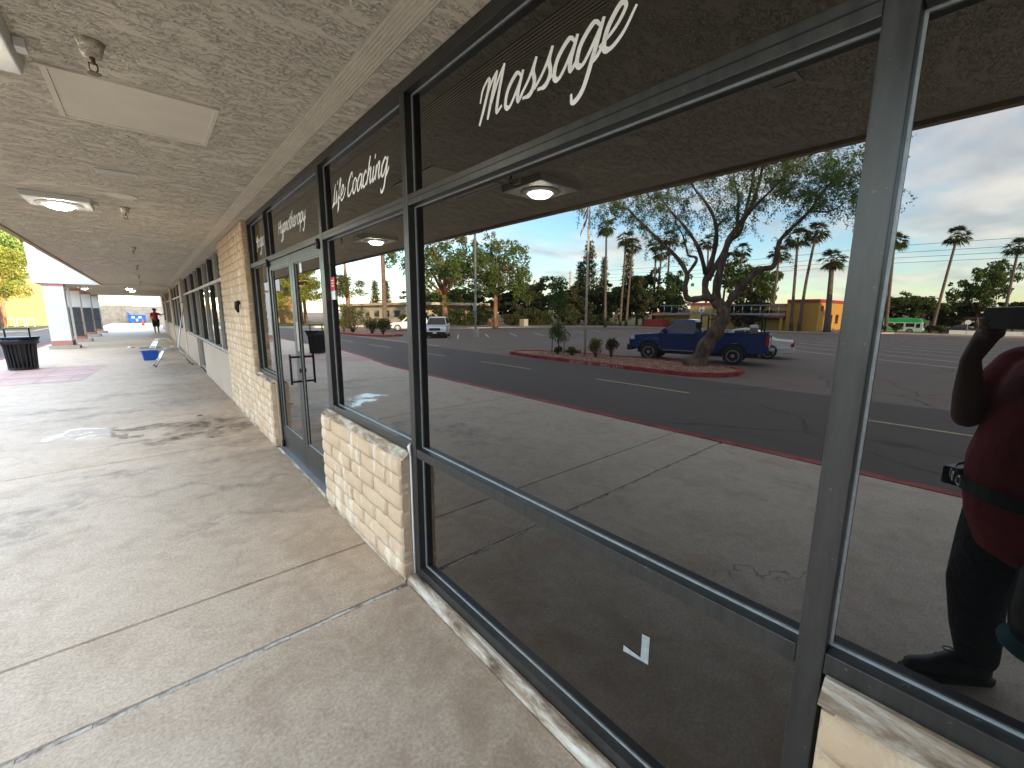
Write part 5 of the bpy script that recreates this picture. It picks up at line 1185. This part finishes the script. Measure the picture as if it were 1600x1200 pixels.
def car(name, label, cat, loc, rz, paint, L=4.7, Wd=1.86, Hh=1.72, kind='suv'):
    t = thing(name, label, cat, loc, rz); r = .345 if kind != 'sedan' else .33; wb = L * .585; fa, ra = wb / 2 + .03, -wb / 2 + .03; hf = L / 2; hw = Wd / 2
    belt = Hh * .60 if kind != 'sedan' else Hh * .64; hood = belt * .97
    W = lambda z: hw - .03 - (.04 if z < .5 else 0) - max(0, z - .8) * .08
    tail = -hf
    prof = [(hf - .05, .35), (hf, .55), (hf - .03, hood * .78), (hf - .22, hood * .93), (hf * .45, hood), (hf * .40, belt), (tail + (.15 if kind != 'sedan' else .75), belt), (tail + .05, belt * .96), (tail, .6), (tail + .06, .35), (ra - .42, .30)] + arc(ra, .33, r + .07, 175, 5, 8) + [(ra + .45, .26), (fa - .45, .26)] + arc(fa, .33, r + .07, 175, 5, 8) + [(fa + .42, .28)]
    loft_side(prof, W).build('body', paint, t, bevel=.04)
    CW = lambda z: W(belt) - .03 - (z - belt) * .28
    if kind == 'suv': cab = [(hf * .42, belt - .02), (hf * .12, Hh - .09), (-.02, Hh), (tail + .75, Hh - .02), (tail + .35, Hh - .10), (tail + .12, belt - .02)]; wins = [[(hf * .30, belt + .05), (hf * .09, Hh - .17), (-.08, Hh - .12), (-.08, belt + .05)], [(-.14, belt + .05), (-.14, Hh - .12), (tail + 1.15, Hh - .13), (tail + 1.0, belt + .06)], [(tail + .92, belt + .08), (tail + 1.05, Hh - .14), (tail + .58, Hh - .16), (tail + .42, belt + .1)]]
    else: cab = [(hf * .42, belt - .02), (hf * .06, Hh - .06), (-.25, Hh), (-.75, Hh - .05), (tail + .72, belt - .02)]; wins = [[(hf * .30, belt + .04), (hf * .04, Hh - .12), (-.30, Hh - .09), (-.30, belt + .04)], [(-.36, belt + .04), (-.36, Hh - .09), (-.75, Hh - .12), (tail + 1.0, belt + .05)]]
    loft_side(cab, CW).build('cabin', paint, t, bevel=.05)
    for s in (1, -1):
        for w_ in wins: side_plate(w_, CW, s).build('side_window', 'car_glass', t)
        MB().prism([(hf - .30, hood * .72), (hf - .02, hood * .68), (hf - .05, hood * .80), (hf - .30, hood * .86)], s * (hw - .34), s * (hw - .02), 'y').build('headlight', 'lens_clear', t, bevel=.01)
        MB().box(tail - .006, tail + .14, s * (hw - .26), s * (hw - .04), belt * .68, belt * .90).build('tail_light', 'lens_red', t, bevel=.01)
        MB().box(hf * .30, hf * .36, s * (hw - .02), s * (hw + .15), belt + .02, belt + .14).build('mirror', paint, t, bevel=.02)
        for x in (fa, ra): wheel(t, x, s * (hw - .13), r, .22)
    x0, x1 = cab[0][0], cab[1][0]; z0, z1 = belt + .05, cab[1][1] - .03
    q = lambda f: x0 + (x1 - x0) * f
    MB().add([(q(.08) + .03, -CW(z0) + .06, z0), (q(.08) + .03, CW(z0) - .06, z0), (q(.93) + .03, CW(z1) - .06, z1), (q(.93) + .03, -CW(z1) + .06, z1)], [(0, 1, 2, 3)]).build('windscreen', 'car_glass', t)
    g = MB().box(hf - .03, hf + .008, -.45, .45, hood * .62, hood * .82).build('grille', 'black_plastic', t); MB().box(hf + .009, hf + .014, -.12, .12, hood * .70, hood * .75).build('badge', 'chrome', g)
    MB().box(hf - .06, hf + .03, -hw + .06, hw - .06, .34, .54).build('front_bumper', 'black_plastic' if kind == 'suv' else paint, t, bevel=.03); MB().box(tail - .03, tail + .06, -hw + .06, hw - .06, .36, .56).build('rear_bumper', paint, t, bevel=.03)
    MB().box(hf + .031, hf + .036, -.16, .16, .40, .52).build('number_plate', 'white_paint', t)
    MB().box(ra - .35, fa + .35, -hw + .12, hw - .12, .2, .6).build('underbody', 'black_plastic', t)
    return t
car('sport_utility_car', 'white sport utility car seen from the front in the angled bay by the lamp post', 'car', (-18.6, 33.2, -.6), math.atan2(-.80, .60), 'car_white', 4.9, 1.95, 1.80)
car('sport_utility_car', 'white sport utility car seen from the side behind the palm trunk', 'car', (-22.6, 46.4, -.6), math.atan2(.45, .89), 'car_white', 4.6, 1.85, 1.72)
car('sedan_car', 'dark red car parked beyond the far kerb under the trees', 'car', (-42.5, 59.5, -.47), math.atan2(-.55, -.85), 'car_red', 4.8, 1.82, 1.46, 'sedan')
car('sedan_car', 'white sedan parked behind the blue pickup truck', 'car', (-22.1, 8.9, -.6), math.atan2(3.9, 1.1), 'car_white', 4.9, 1.85, 1.47, 'sedan')
car('sedan_car', 'dark parked car before the ranch house', 'car', (-96, 4.6, -1.35), math.pi / 2, 'car_black', 4.6, 1.8, 1.42, 'sedan')
# shuttle bus
bs = thing('shuttle_bus', 'green and white bus on the street beyond the palms', 'bus', (-88, 11.3, -1.35), -math.pi / 2)
MB().prism([(-3.4, .35), (3.3, .35), (3.55, .6), (3.5, 1.6), (3.3, 1.75), (-3.5, 1.75)], -1.1, 1.1, 'y').build('body', 'bus_pale', bs, bevel=.06)
MB().prism([(-3.5, 1.752), (3.3, 1.752), (3.22, 2.15), (2.95, 2.36), (-3.4, 2.36), (-3.5, 2.2)], -1.08, 1.08, 'y').build('roof', 'bus_green', bs, bevel=.08)
for s in (1, -1):
    for x in (-3.2, -2.0, -.8, .4, 1.6): MB().box(x, x + .95, s * 1.1, s * 1.115, 1.05, 1.62).build('window', 'car_glass', bs)
    MB().box(2.75, 3.2, s * 1.1, s * 1.115, .95, 1.6).build('window', 'car_glass', bs)
    MB().prism([(-.2, .45), (.6, .45), (-.3, .95), (-1.1, .95)], s * 1.1, s * 1.112, 'y').build('stripe', 'bus_green', bs)
    for x in (-2.2, 2.1): wheel(bs, x, s * .98, .42, .25)
MB().box(3.53, 3.57, -.9, .9, .95, 1.65).build('windscreen', 'car_glass', bs)

# parking lot lamp post
lp = thing('lamp_post', 'tall lamp post with two flat heads on a concrete base', 'lamp post', (-20.3, 29.7, -.6))
MB().lathe([(.31, 0), (.31, .72), (.28, .75)], 22).build('base', 'concrete_plain', lp); MB().box(-.07, .07, -.07, .07, .75, 8.7).build('pole', 'lamp_pole', lp, bevel=.01)
for s in (1, -1): MB().box(-.16, .16, s * .12, s * .95, 8.66, 8.78).build('lamp_head', 'lamp_pole', lp, bevel=.02)
MB().box(.071, .10, -.22, .22, 2.3, 3.0).build('sign_plate', 'grey_steel', lp)

# ================================================================== THINGS ON THE WALK
tb = thing('litter_bin', 'black slatted litter bin with flared rim beside the kerb', 'litter bin', (-3.75, 17.2, 0))
n = 22
for k in range(n):
    a = 2 * math.pi * k / n; c, s = math.cos(a), math.sin(a)
    MB().tube([(c * .26, s * .26, .06), (c * .29, s * .29, .62), (c * .33, s * .33, .80), (c * .385, s * .385, .86)], .021, 5).build('slat', 'black_metal', tb)
MB().lathe([(.27, .03), (.285, .03), (.285, .08), (.27, .08)], 26).build('bottom_ring', 'black_metal', tb); MB().lathe([(.37, .85), (.40, .85), (.40, .89), (.36, .885)], 26).build('rim', 'black_metal', tb)
MB().lathe([(.24, .06), (.255, .5), (.28, .76), (.36, .87), (.372, .80), (.375, .70)], 22).build('bag', 'black_plastic', tb, smooth=True)
for x in (-.22, .22): MB().box(x - .015, x + .015, -.02, .02, .86, 1.10).build('lid_post', 'black_metal', tb)
MB().box(-.26, .26, -.16, .16, 1.101, 1.125).build('lid', 'black_metal', tb)
# folding work platform, pole and tub
def platform(x, y, rz, label, w=.36):
    t = thing('work_platform', label, 'work platform', (x, y, 0), rz)
    MB().box(-.16, .16, -w / 2, w / 2, .47, .51).build('deck', 'silver', t, bevel=.008)
    for s in (1, -1):
        for k in (1, -1):
            MB().tube([(s * .15, k * w * .46, .48), (s * .24, k * w * .5, .34), (s * .42, k * w * .56, .015)], .017, 7).build('leg', 'silver', t, smooth=True)
            MB().lathe([(.024, 0), (.024, .03)], 10, (s * .42, k * w * .56, 0)).build('foot', 'black_plastic', t)
        MB().add([(s * .19, -w * .44, .44), (s * .19, w * .44, .44), (s * .30, w * .46, .25), (s * .30, -w * .46, .25)], [(0, 1, 2, 3)]).build('step', 'silver', t) if s < 0 else None
    for z, x_ in ((.18, .325),): 
        for s in (1, -1): MB().box(s * x_ - .04, s * x_ + .04, -w * .5, w * .5, z, z + .02).build('rung', 'silver', t)
    return t
platform(-.62, 15.95, .08, 'silver folding work platform nearest the camera on the walk', .4)
pl2 = platform(-.72, 21.5, .4, 'second folding work platform farther along the walk')
pp_ = thing('squeegee_pole', 'long white pole leaning from the platform against the shop wall', 'pole', (-.45, 16.2, .512)); MB().tube([(0, 0, 0), (.35, 1.5, 1.35)], .02, 8).build('shaft', 'white_paint', pp_, smooth=True); MB().tube([(.22, 1.5, 1.35), (.40, 1.5, 1.35)], .02, 6).build('head', 'grey_steel', pp_)
tu = thing('plastic_tub', 'bright blue rectangular plastic tub on the walk beside the platform', 'tub', (-1.12, 18.1, 0), .1)
b = MB(); b.add([(-.17, -.14, 0), (.17, -.14, 0), (.17, .14, 0), (-.17, .14, 0), (-.21, -.17, .30), (.21, -.17, .30), (.21, .17, .30), (-.21, .17, .30), (-.19, -.15, .30), (.19, -.15, .30), (.19, .15, .30), (-.19, .15, .30), (-.155, -.125, .02), (.155, -.125, .02), (.155, .125, .02), (-.155, .125, .02)],
    [(3, 2, 1, 0), (0, 1, 5, 4), (1, 2, 6, 5), (2, 3, 7, 6), (3, 0, 4, 7), (4, 5, 9, 8), (5, 6, 10, 9), (6, 7, 11, 10), (7, 4, 8, 11), (8, 9, 13, 12), (9, 10, 14, 13), (10, 11, 15, 14), (11, 8, 12, 15), (12, 13, 14, 15)])
b.build('body', 'blue_plastic', tu); b = MB(); b.box(-.23, .23, -.19, -.171, .275, .305); b.box(-.23, .23, .171, .19, .275, .305); b.build('rim', 'blue_plastic', tu)
rg = MB(); rg.ell((0, 0, .03), (.10, .14, .035), 12, 6); rg.ell((.09, .04, .025), (.08, .06, .03), 10, 5); rg.build('cleaning_rag', 'white_paint', label='crumpled pale rag lying in the middle of the walk', cat='rag', loc=(-1.75, 24.5, 0), smooth=True)
MB().box(-1.45, -.75, 23.6, 24.6, .001, .012).build('door_mat', 'dark_panel', label='dark flat mat on the walk near the worker', cat='mat')
lf = MB(); lf.add([(-.05, -.02, .006), (.0, .03, .016), (.07, .01, .008), (.0, -.03, .006)], [(0, 1, 2, 3)]); lf.build('dry_leaf', 'leaf_dead', label='small dry yellowish leaf on the stained walk', cat='leaf', loc=(-.62, 7.9, 0))

# ================================================================== PEOPLE
def capsule(b, pts, rad, n=12):
    pts = [Vector(p) for p in pts]; d0 = (pts[0] - pts[1]).normalized(); d1 = (pts[-1] - pts[-2]).normalized()
    P = [pts[0] + d0 * rad[0] * .95, pts[0] + d0 * rad[0] * .6] + pts + [pts[-1] + d1 * rad[-1] * .6, pts[-1] + d1 * rad[-1] * .95]
    b.tube(P, [rad[0] * .3, rad[0] * .8] + list(rad) + [rad[-1] * .8, rad[-1] * .3], n); return b
def organic(b, name, mat, parent, voxel, it=4, fac=.5):
    me = b.mesh(name + '_src', mat); o = bpy.data.objects.new(name + '_src', me); COL.objects.link(o)
    m = o.modifiers.new('r', 'REMESH'); m.mode = 'VOXEL'; m.voxel_size = voxel; m.use_smooth_shade = True
    s = o.modifiers.new('s', 'SMOOTH'); s.iterations = it; s.factor = fac
    bpy.context.view_layer.update()
    me2 = bpy.data.meshes.new_from_object(o.evaluated_get(bpy.context.evaluated_depsgraph_get())); bpy.data.objects.remove(o)
    me2.materials.clear(); me2.materials.append(M[mat]); me2.polygons.foreach_set('use_smooth', [True] * len(me2.polygons))
    return obj(name, me2, parent)
# the photographer, standing behind the phone; local frame: f forward (view direction), l to the left, z up
FWD = Vector((.653, .757)); LFT = Vector((-.757, .653)); PB = Vector((-1.275, -.20))
def pw(f, l, z): return (PB.x + FWD.x * f + LFT.x * l, PB.y + FWD.y * f + LFT.y * l, z)
ph = thing('person', 'photographer in red shirt and black trousers raising a phone, mirrored at the right edge', 'person', (0, 0, 0))
b = MB()
hd = (.045, 0, 1.655)
capsule(b, [pw(.03, 0, 1.66), pw(.045, 0, 1.66)], [.092, .092], 20); capsule(b, [pw(.02, 0, 1.70), pw(.03, 0, 1.71)], [.092, .088], 18)
capsule(b, [pw(.05, 0, 1.60), pw(.085, 0, 1.565)], [.072, .045], 16)                    # jaw and chin
capsule(b, [pw(.125, 0, 1.66), pw(.150, 0, 1.625)], [.011, .017], 10)                   # nose
capsule(b, [pw(.125, -.022, 1.592), pw(.132, 0, 1.594), pw(.125, .022, 1.592)], [.009, .012, .009], 8)
capsule(b, [pw(.125, -.022, 1.580), pw(.130, 0, 1.579), pw(.125, .022, 1.580)], [.009, .012, .009], 8)
for s in (1, -1):
    capsule(b, [pw(.02, s * .092, 1.67), pw(.015, s * .097, 1.63)], [.018, .012], 8); capsule(b, [pw(.118, s * .02, 1.685), pw(.112, s * .05, 1.688)], [.012, .010], 8)
capsule(b, [pw(.0, 0, 1.57), pw(-.02, 0, 1.45)], [.058, .068], 14)                       # neck
capsule(b, [pw(-.02, 0, 1.38), pw(0, 0, 1.15), pw(0, 0, .95)], [.13, .14, .15], 16)
# arms
def arm(sh, el, wr):
    capsule(b, [sh, tuple(Vector(sh).lerp(Vector(el), .5)), el], [.060, .055, .046], 14); capsule(b, [el, tuple(Vector(el).lerp(Vector(wr), .4)), wr], [.047, .045, .029], 14)
LSH, LEL, LWR = pw(-.01, .20, 1.40), (-1.265, .045, 1.205), (-1.185, .062, 1.435)
RSH, REL, RWR = pw(-.01, -.20, 1.40), (-1.035, -.325, 1.195), (-1.03, -.155, 1.43)
arm(LSH, LEL, LWR); arm(RSH, REL, RWR)
# hands: palm, four bent fingers and a thumb, gripping the ends of the phone
PC_ = CAMP + BV * .016                                   # a point in the middle of the phone's thickness
def phone_pt(r, u, d): p = PC_ + RV * r + UV * u + BV * d; return (p.x, p.y, p.z)
def hand(wr, r_end, s):
    pal = phone_pt(r_end + s * .030, -.052, .045)
    capsule(b, [wr, tuple(Vector(wr).lerp(Vector(pal), .55)), pal], [.028, .034, .036], 12); capsule(b, [phone_pt(r_end + s * .038, -.035, .05), phone_pt(r_end + s * .02, -.075, .045)], [.026, .026], 10)
    for k in range(4):
        u = -.018 - .021 * k; L = (1.0, 1.06, 1.0, .82)[k]
        capsule(b, [phone_pt(r_end + s * .040, u, .048), phone_pt(r_end + s * (.030 + .012 * L), u - .002, .016), phone_pt(r_end + s * .012, u - .003, -.0015), phone_pt(r_end - s * .014 * L, u - .004, -.0005)], [.0105, .0098, .009, .0078], 8)
    capsule(b, [phone_pt(r_end + s * .03, -.068, .045), phone_pt(r_end + s * .004, -.068, .036), phone_pt(r_end - s * .028, -.052, .022)], [.0135, .0115, .009], 8)
hand(LWR, -.083, -1); hand(RWR, .067, 1)
# lower legs hidden in trousers, ankles
LH, LK, LA = pw(.0, .105, .92), pw(.07, .12, .50), (-1.44, -.115, .10)
RH, RK, RA = pw(.0, -.105, .92), pw(-.02, -.15, .50), pw(-.16, -.19, .10)
capsule(b, [LH, LK, LA], [.09, .06, .042], 14); capsule(b, [RH, RK, RA], [.09, .06, .042], 14)
organic(b, 'body', 'skin', ph, .0062, 3, .5)
for s in (1, -1): MB().ell(pw(.117, s * .033, 1.668), (.013, .013, .011), 12, 8).build('eye', 'white_paint', ph, smooth=True)
b = MB(); capsule(b, [pw(.0, 0, 1.70), pw(.01, 0, 1.715)], [.108, .104], 18); capsule(b, [pw(-.05, 0, 1.68), pw(-.06, 0, 1.58)], [.085, .06], 14); organic(b, 'hair', 'hair_black', ph, .012, 3)
# shirt
b = MB(); capsule(b, [pw(-.02, -.15, 1.405), pw(-.03, 0, 1.43), pw(-.02, .15, 1.405)], [.075, .085, .075], 16); capsule(b, [pw(-.01, 0, 1.36), pw(.02, 0, 1.22), pw(.035, 0, 1.06), pw(.025, 0, .93), pw(.02, 0, .84)], [.17, .185, .205, .205, .195], 20)
for s in (1, -1): capsule(b, [pw(.0, s * .075, 1.33), pw(.03, s * .08, 1.1), pw(.01, s * .085, .86)], [.135, .145, .14], 18)
for sh, el in ((LSH, LEL), (RSH, REL)): capsule(b, [sh, tuple(Vector(sh).lerp(Vector(el), .62))], [.085, .076], 14)
b.tube([pw(.10, .0, .97), pw(.16, .02, .93)], [.10, .06], 10)
organic(b, 'shirt', 'shirt_red', ph, .011, 4)
# trousers
b = MB(); capsule(b, [pw(.0, -.08, .92), pw(.0, .08, .92)], [.165, .165], 18); capsule(b, [LH, tuple(Vector(LH).lerp(Vector(LK), .5)), LK, tuple(Vector(LK).lerp(Vector(LA), .55)), tuple(Vector(LA) + Vector((0, 0, .03)))], [.135, .118, .09, .082, .07], 16)
capsule(b, [RH, tuple(Vector(RH).lerp(Vector(RK), .5)), RK, tuple(Vector(RK).lerp(Vector(RA), .55)), tuple(Vector(RA) + Vector((0, 0, .03)))], [.135, .118, .09, .082, .07], 16)
organic(b, 'trousers', 'trousers_black', ph, .011, 4)
def shoe(heel, toe):
    H_, T_ = Vector(heel), Vector(toe); d = (T_ - H_).normalized(); L = (T_ - H_).length
    b = MB(); P = lambda q, z: tuple(H_ + d * L * q + Vector((0, 0, z)))
    capsule(b, [P(.12, .05), P(.5, .05), P(.88, .042)], [.042, .046, .036], 14); capsule(b, [P(.15, .09), P(.42, .085), P(.7, .055)], [.045, .042, .03], 12); capsule(b, [P(.14, .06), P(.16, .12)], [.046, .048], 12)
    o = organic(b, 'shoe', 'belt_leather', ph, .008, 3)
    side = Vector((-d.y, d.x, 0)); bb = MB(); pr = []
    for q, wv in ((-.02, .025), (.06, .042), (.3, .046), (.65, .052), (.88, .045), (1.0, .026)): pr.append((q, wv))
    ol = [H_ + d * L * q + side * wv for q, wv in pr] + [H_ + d * L * q - side * wv for q, wv in reversed(pr)]
    bb.prism([(v.x, v.y) for v in ol], .001, .024); bb.build('sole', 'rubber', o)
    lc = MB()
    for q in (.38, .48, .58): lc.tube([tuple(H_ + d * L * q + side * .032 + Vector((0, 0, .115 - .05 * q))), tuple(H_ + d * L * q + Vector((0, 0, .132 - .06 * q))), tuple(H_ + d * L * q - side * .032 + Vector((0, 0, .115 - .05 * q)))], .0035, 5)
    c0 = H_ + d * L * .40 + Vector((0, 0, .125)); lc.tube([tuple(c0 + d * (.03 * (1 - math.cos(a))) + side * .018 * math.sin(a) + Vector((0, 0, .012 * math.sin(a / 2)))) for a in np.linspace(0, 6.1, 12)], .003, 5)
    lc.build('shoelace', 'black_plastic', o)
shoe((-1.50, -.165, 0), (-1.275, .095, 0)); shoe((RA[0] - FWD.x * .06, RA[1] - FWD.y * .06, 0), (RA[0] + FWD.x * .23, RA[1] + FWD.y * .20, 0))
# belt with rings, pouch
ring = [pw(.03 + .215 * math.cos(a), .245 * math.sin(a), .955 + .012 * math.sin(a)) for a in np.linspace(0, 2 * math.pi, 33)]
bl = MB(); vs = []
for p in ring: vs += [(p[0], p[1], p[2] - .026), (p[0], p[1], p[2] + .026)]
bl.add(vs, [(2 * i, 2 * i + 2, 2 * i + 3, 2 * i + 1) for i in range(32)]); be = bl.build('belt', 'belt_leather', ph)
for a in (.30, .52, .74):
    c = Vector(pw(.03 + .222 * math.cos(a), .252 * math.sin(a), .962)); nrm = (c - Vector(pw(.03, 0, .962))).normalized(); u = Vector((-nrm.y, nrm.x, 0))
    MB().tube([tuple(c + u * .017 * math.cos(t) + Vector((0, 0, .017 * math.sin(t)))) for t in np.linspace(0, 2 * math.pi, 15)], .0035, 5).build('belt_ring', 'silver', be, smooth=True)
bx = MB(); bx.add([pw(.10, .17, .91), pw(.19, .15, .91), pw(.21, .195, .91), pw(.12, .23, .91), pw(.10, .17, .985), pw(.19, .15, .985), pw(.21, .195, .985), pw(.12, .23, .985)], [(3, 2, 1, 0), (4, 5, 6, 7), (0, 1, 5, 4), (1, 2, 6, 5), (2, 3, 7, 6), (3, 0, 4, 7)]); bx.build('belt_pouch', 'black_plastic', ph, bevel=.008)
bag = thing('cloth_bag', 'dark bag with teal bottom hanging at the photographer side', 'bag', (-1.15, -.262, .42)); b = MB(); b.ell((0, 0, .0), (.10, .13, .07), 14, 8); b.build('bag_bottom', 'teal_cloth', bag, smooth=True); b = MB(); b.lathe([(.10, .02), (.115, .12), (.11, .36), (.05, .42)], 16); b.build('bag_body', 'black_plastic', bag, smooth=True)
b = MB(); b.tube([(0, .06, .40), (-.02, .05, .62), (-.04, .02, .78)], .012, 6); b.build('strap', 'black_plastic', bag)
pho = thing('smartphone', 'black smartphone held up sideways by the photographer', 'phone', tuple(CAMP + BV * .012))
b = MB(); c8 = [(r_, u_, d_) for d_ in (.0, .008) for r_, u_ in ((-.084, -.052), (.068, -.052), (.068, .025), (-.084, .025))]
loc0 = CAMP + BV * .012
vv = [tuple(CAMP + RV * r_ + UV * u_ + BV * (.012 + d_) - loc0) for r_, u_, d_ in c8]
b.add(vv, [(0, 1, 2, 3), (7, 6, 5, 4), (0, 4, 5, 1), (1, 5, 6, 2), (2, 6, 7, 3), (3, 7, 4, 0)]); b.build('case', 'screen_black', pho, bevel=.003)
b = MB(); b.add([tuple(CAMP + RV * r_ + UV * u_ + BV * (.0212) - loc0) for r_, u_ in ((-.078, -.047), (.062, -.047), (.062, .020), (-.078, .020))], [(0, 1, 2, 3)]); b.build('screen', 'screen_black', pho)
for r_, u_ in ((.0, .0), (.0, -.02), (-.02, -.01)):
    c = CAMP + RV * r_ + UV * u_ + BV * .0105 - loc0; b = MB(); b.tube([tuple(c), tuple(c + BV * .0015)], .008, 14); b.build('camera_lens', 'car_glass', pho)

# the window cleaner at the far end of the walk
wk = thing('person', 'distant worker in red shirt and black hat reaching to the shop window', 'person', (-.62, 40.0, 0))
b = MB(); capsule(b, [(0, 0, 1.56), (0, 0, 1.60)], [.095, .09], 12); capsule(b, [(0, 0, 1.50), (0, 0, 1.42)], [.055, .06], 10); capsule(b, [(0, 0, 1.34), (0, 0, 1.0)], [.13, .13], 12)
capsule(b, [(.17, -.02, 1.38), (.36, -.03, 1.28), (.55, -.02, 1.40)], [.05, .042, .03], 10); capsule(b, [(.55, -.02, 1.40), (.61, -.02, 1.43)], [.035, .03], 8)
for k in range(4): capsule(b, [(.61, -.045 + .018 * k, 1.43), (.655, -.045 + .018 * k, 1.445)], [.009, .008], 6)
capsule(b, [(.58, .02, 1.42), (.61, .045, 1.44)], [.011, .009], 6)
capsule(b, [(-.18, 0, 1.38), (-.24, .02, 1.12), (-.17, -.08, .92)], [.05, .042, .03], 10); capsule(b, [(-.17, -.08, .92), (-.16, -.10, .85)], [.034, .028], 8)
for s, dy in ((.1, .06), (-.1, -.06)): capsule(b, [(s, 0, .9), (s, dy * .5 - .01, .5), (s, dy, .1)], [.085, .06, .042], 12)
organic(b, 'body', 'skin_far', wk, .015, 2)
b = MB(); capsule(b, [(-.14, 0, 1.39), (.14, 0, 1.39)], [.08, .08], 12); capsule(b, [(0, 0, 1.32), (0, 0, .92)], [.165, .17], 14); capsule(b, [(.17, -.02, 1.38), (.29, -.03, 1.31)], [.075, .065], 10); capsule(b, [(-.18, 0, 1.38), (-.215, .01, 1.22)], [.075, .065], 10); organic(b, 'shirt', 'shirt_red', wk, .018, 3)
b = MB(); capsule(b, [(-.07, 0, .90), (.07, 0, .90)], [.155, .155], 12)
for s, dy in ((.1, .06), (-.1, -.06)): capsule(b, [(s, 0, .88), (s, dy * .4, .52)], [.12, .105], 12)
organic(b, 'shorts', 'trousers_black', wk, .018, 3)
MB().lathe([(.19, 1.63), (.185, 1.645), (.115, 1.65), (.11, 1.73), (.06, 1.76), (.01, 1.765)], 18).build('hat', 'hair_black', wk, smooth=True)
for s, dy in ((.1, .06), (-.1, -.06)): b = MB(); capsule(b, [(s, dy + .05, .05), (s, dy - .14, .045)], [.045, .04], 10); organic(b, 'shoe', 'rubber', wk, .014, 2)
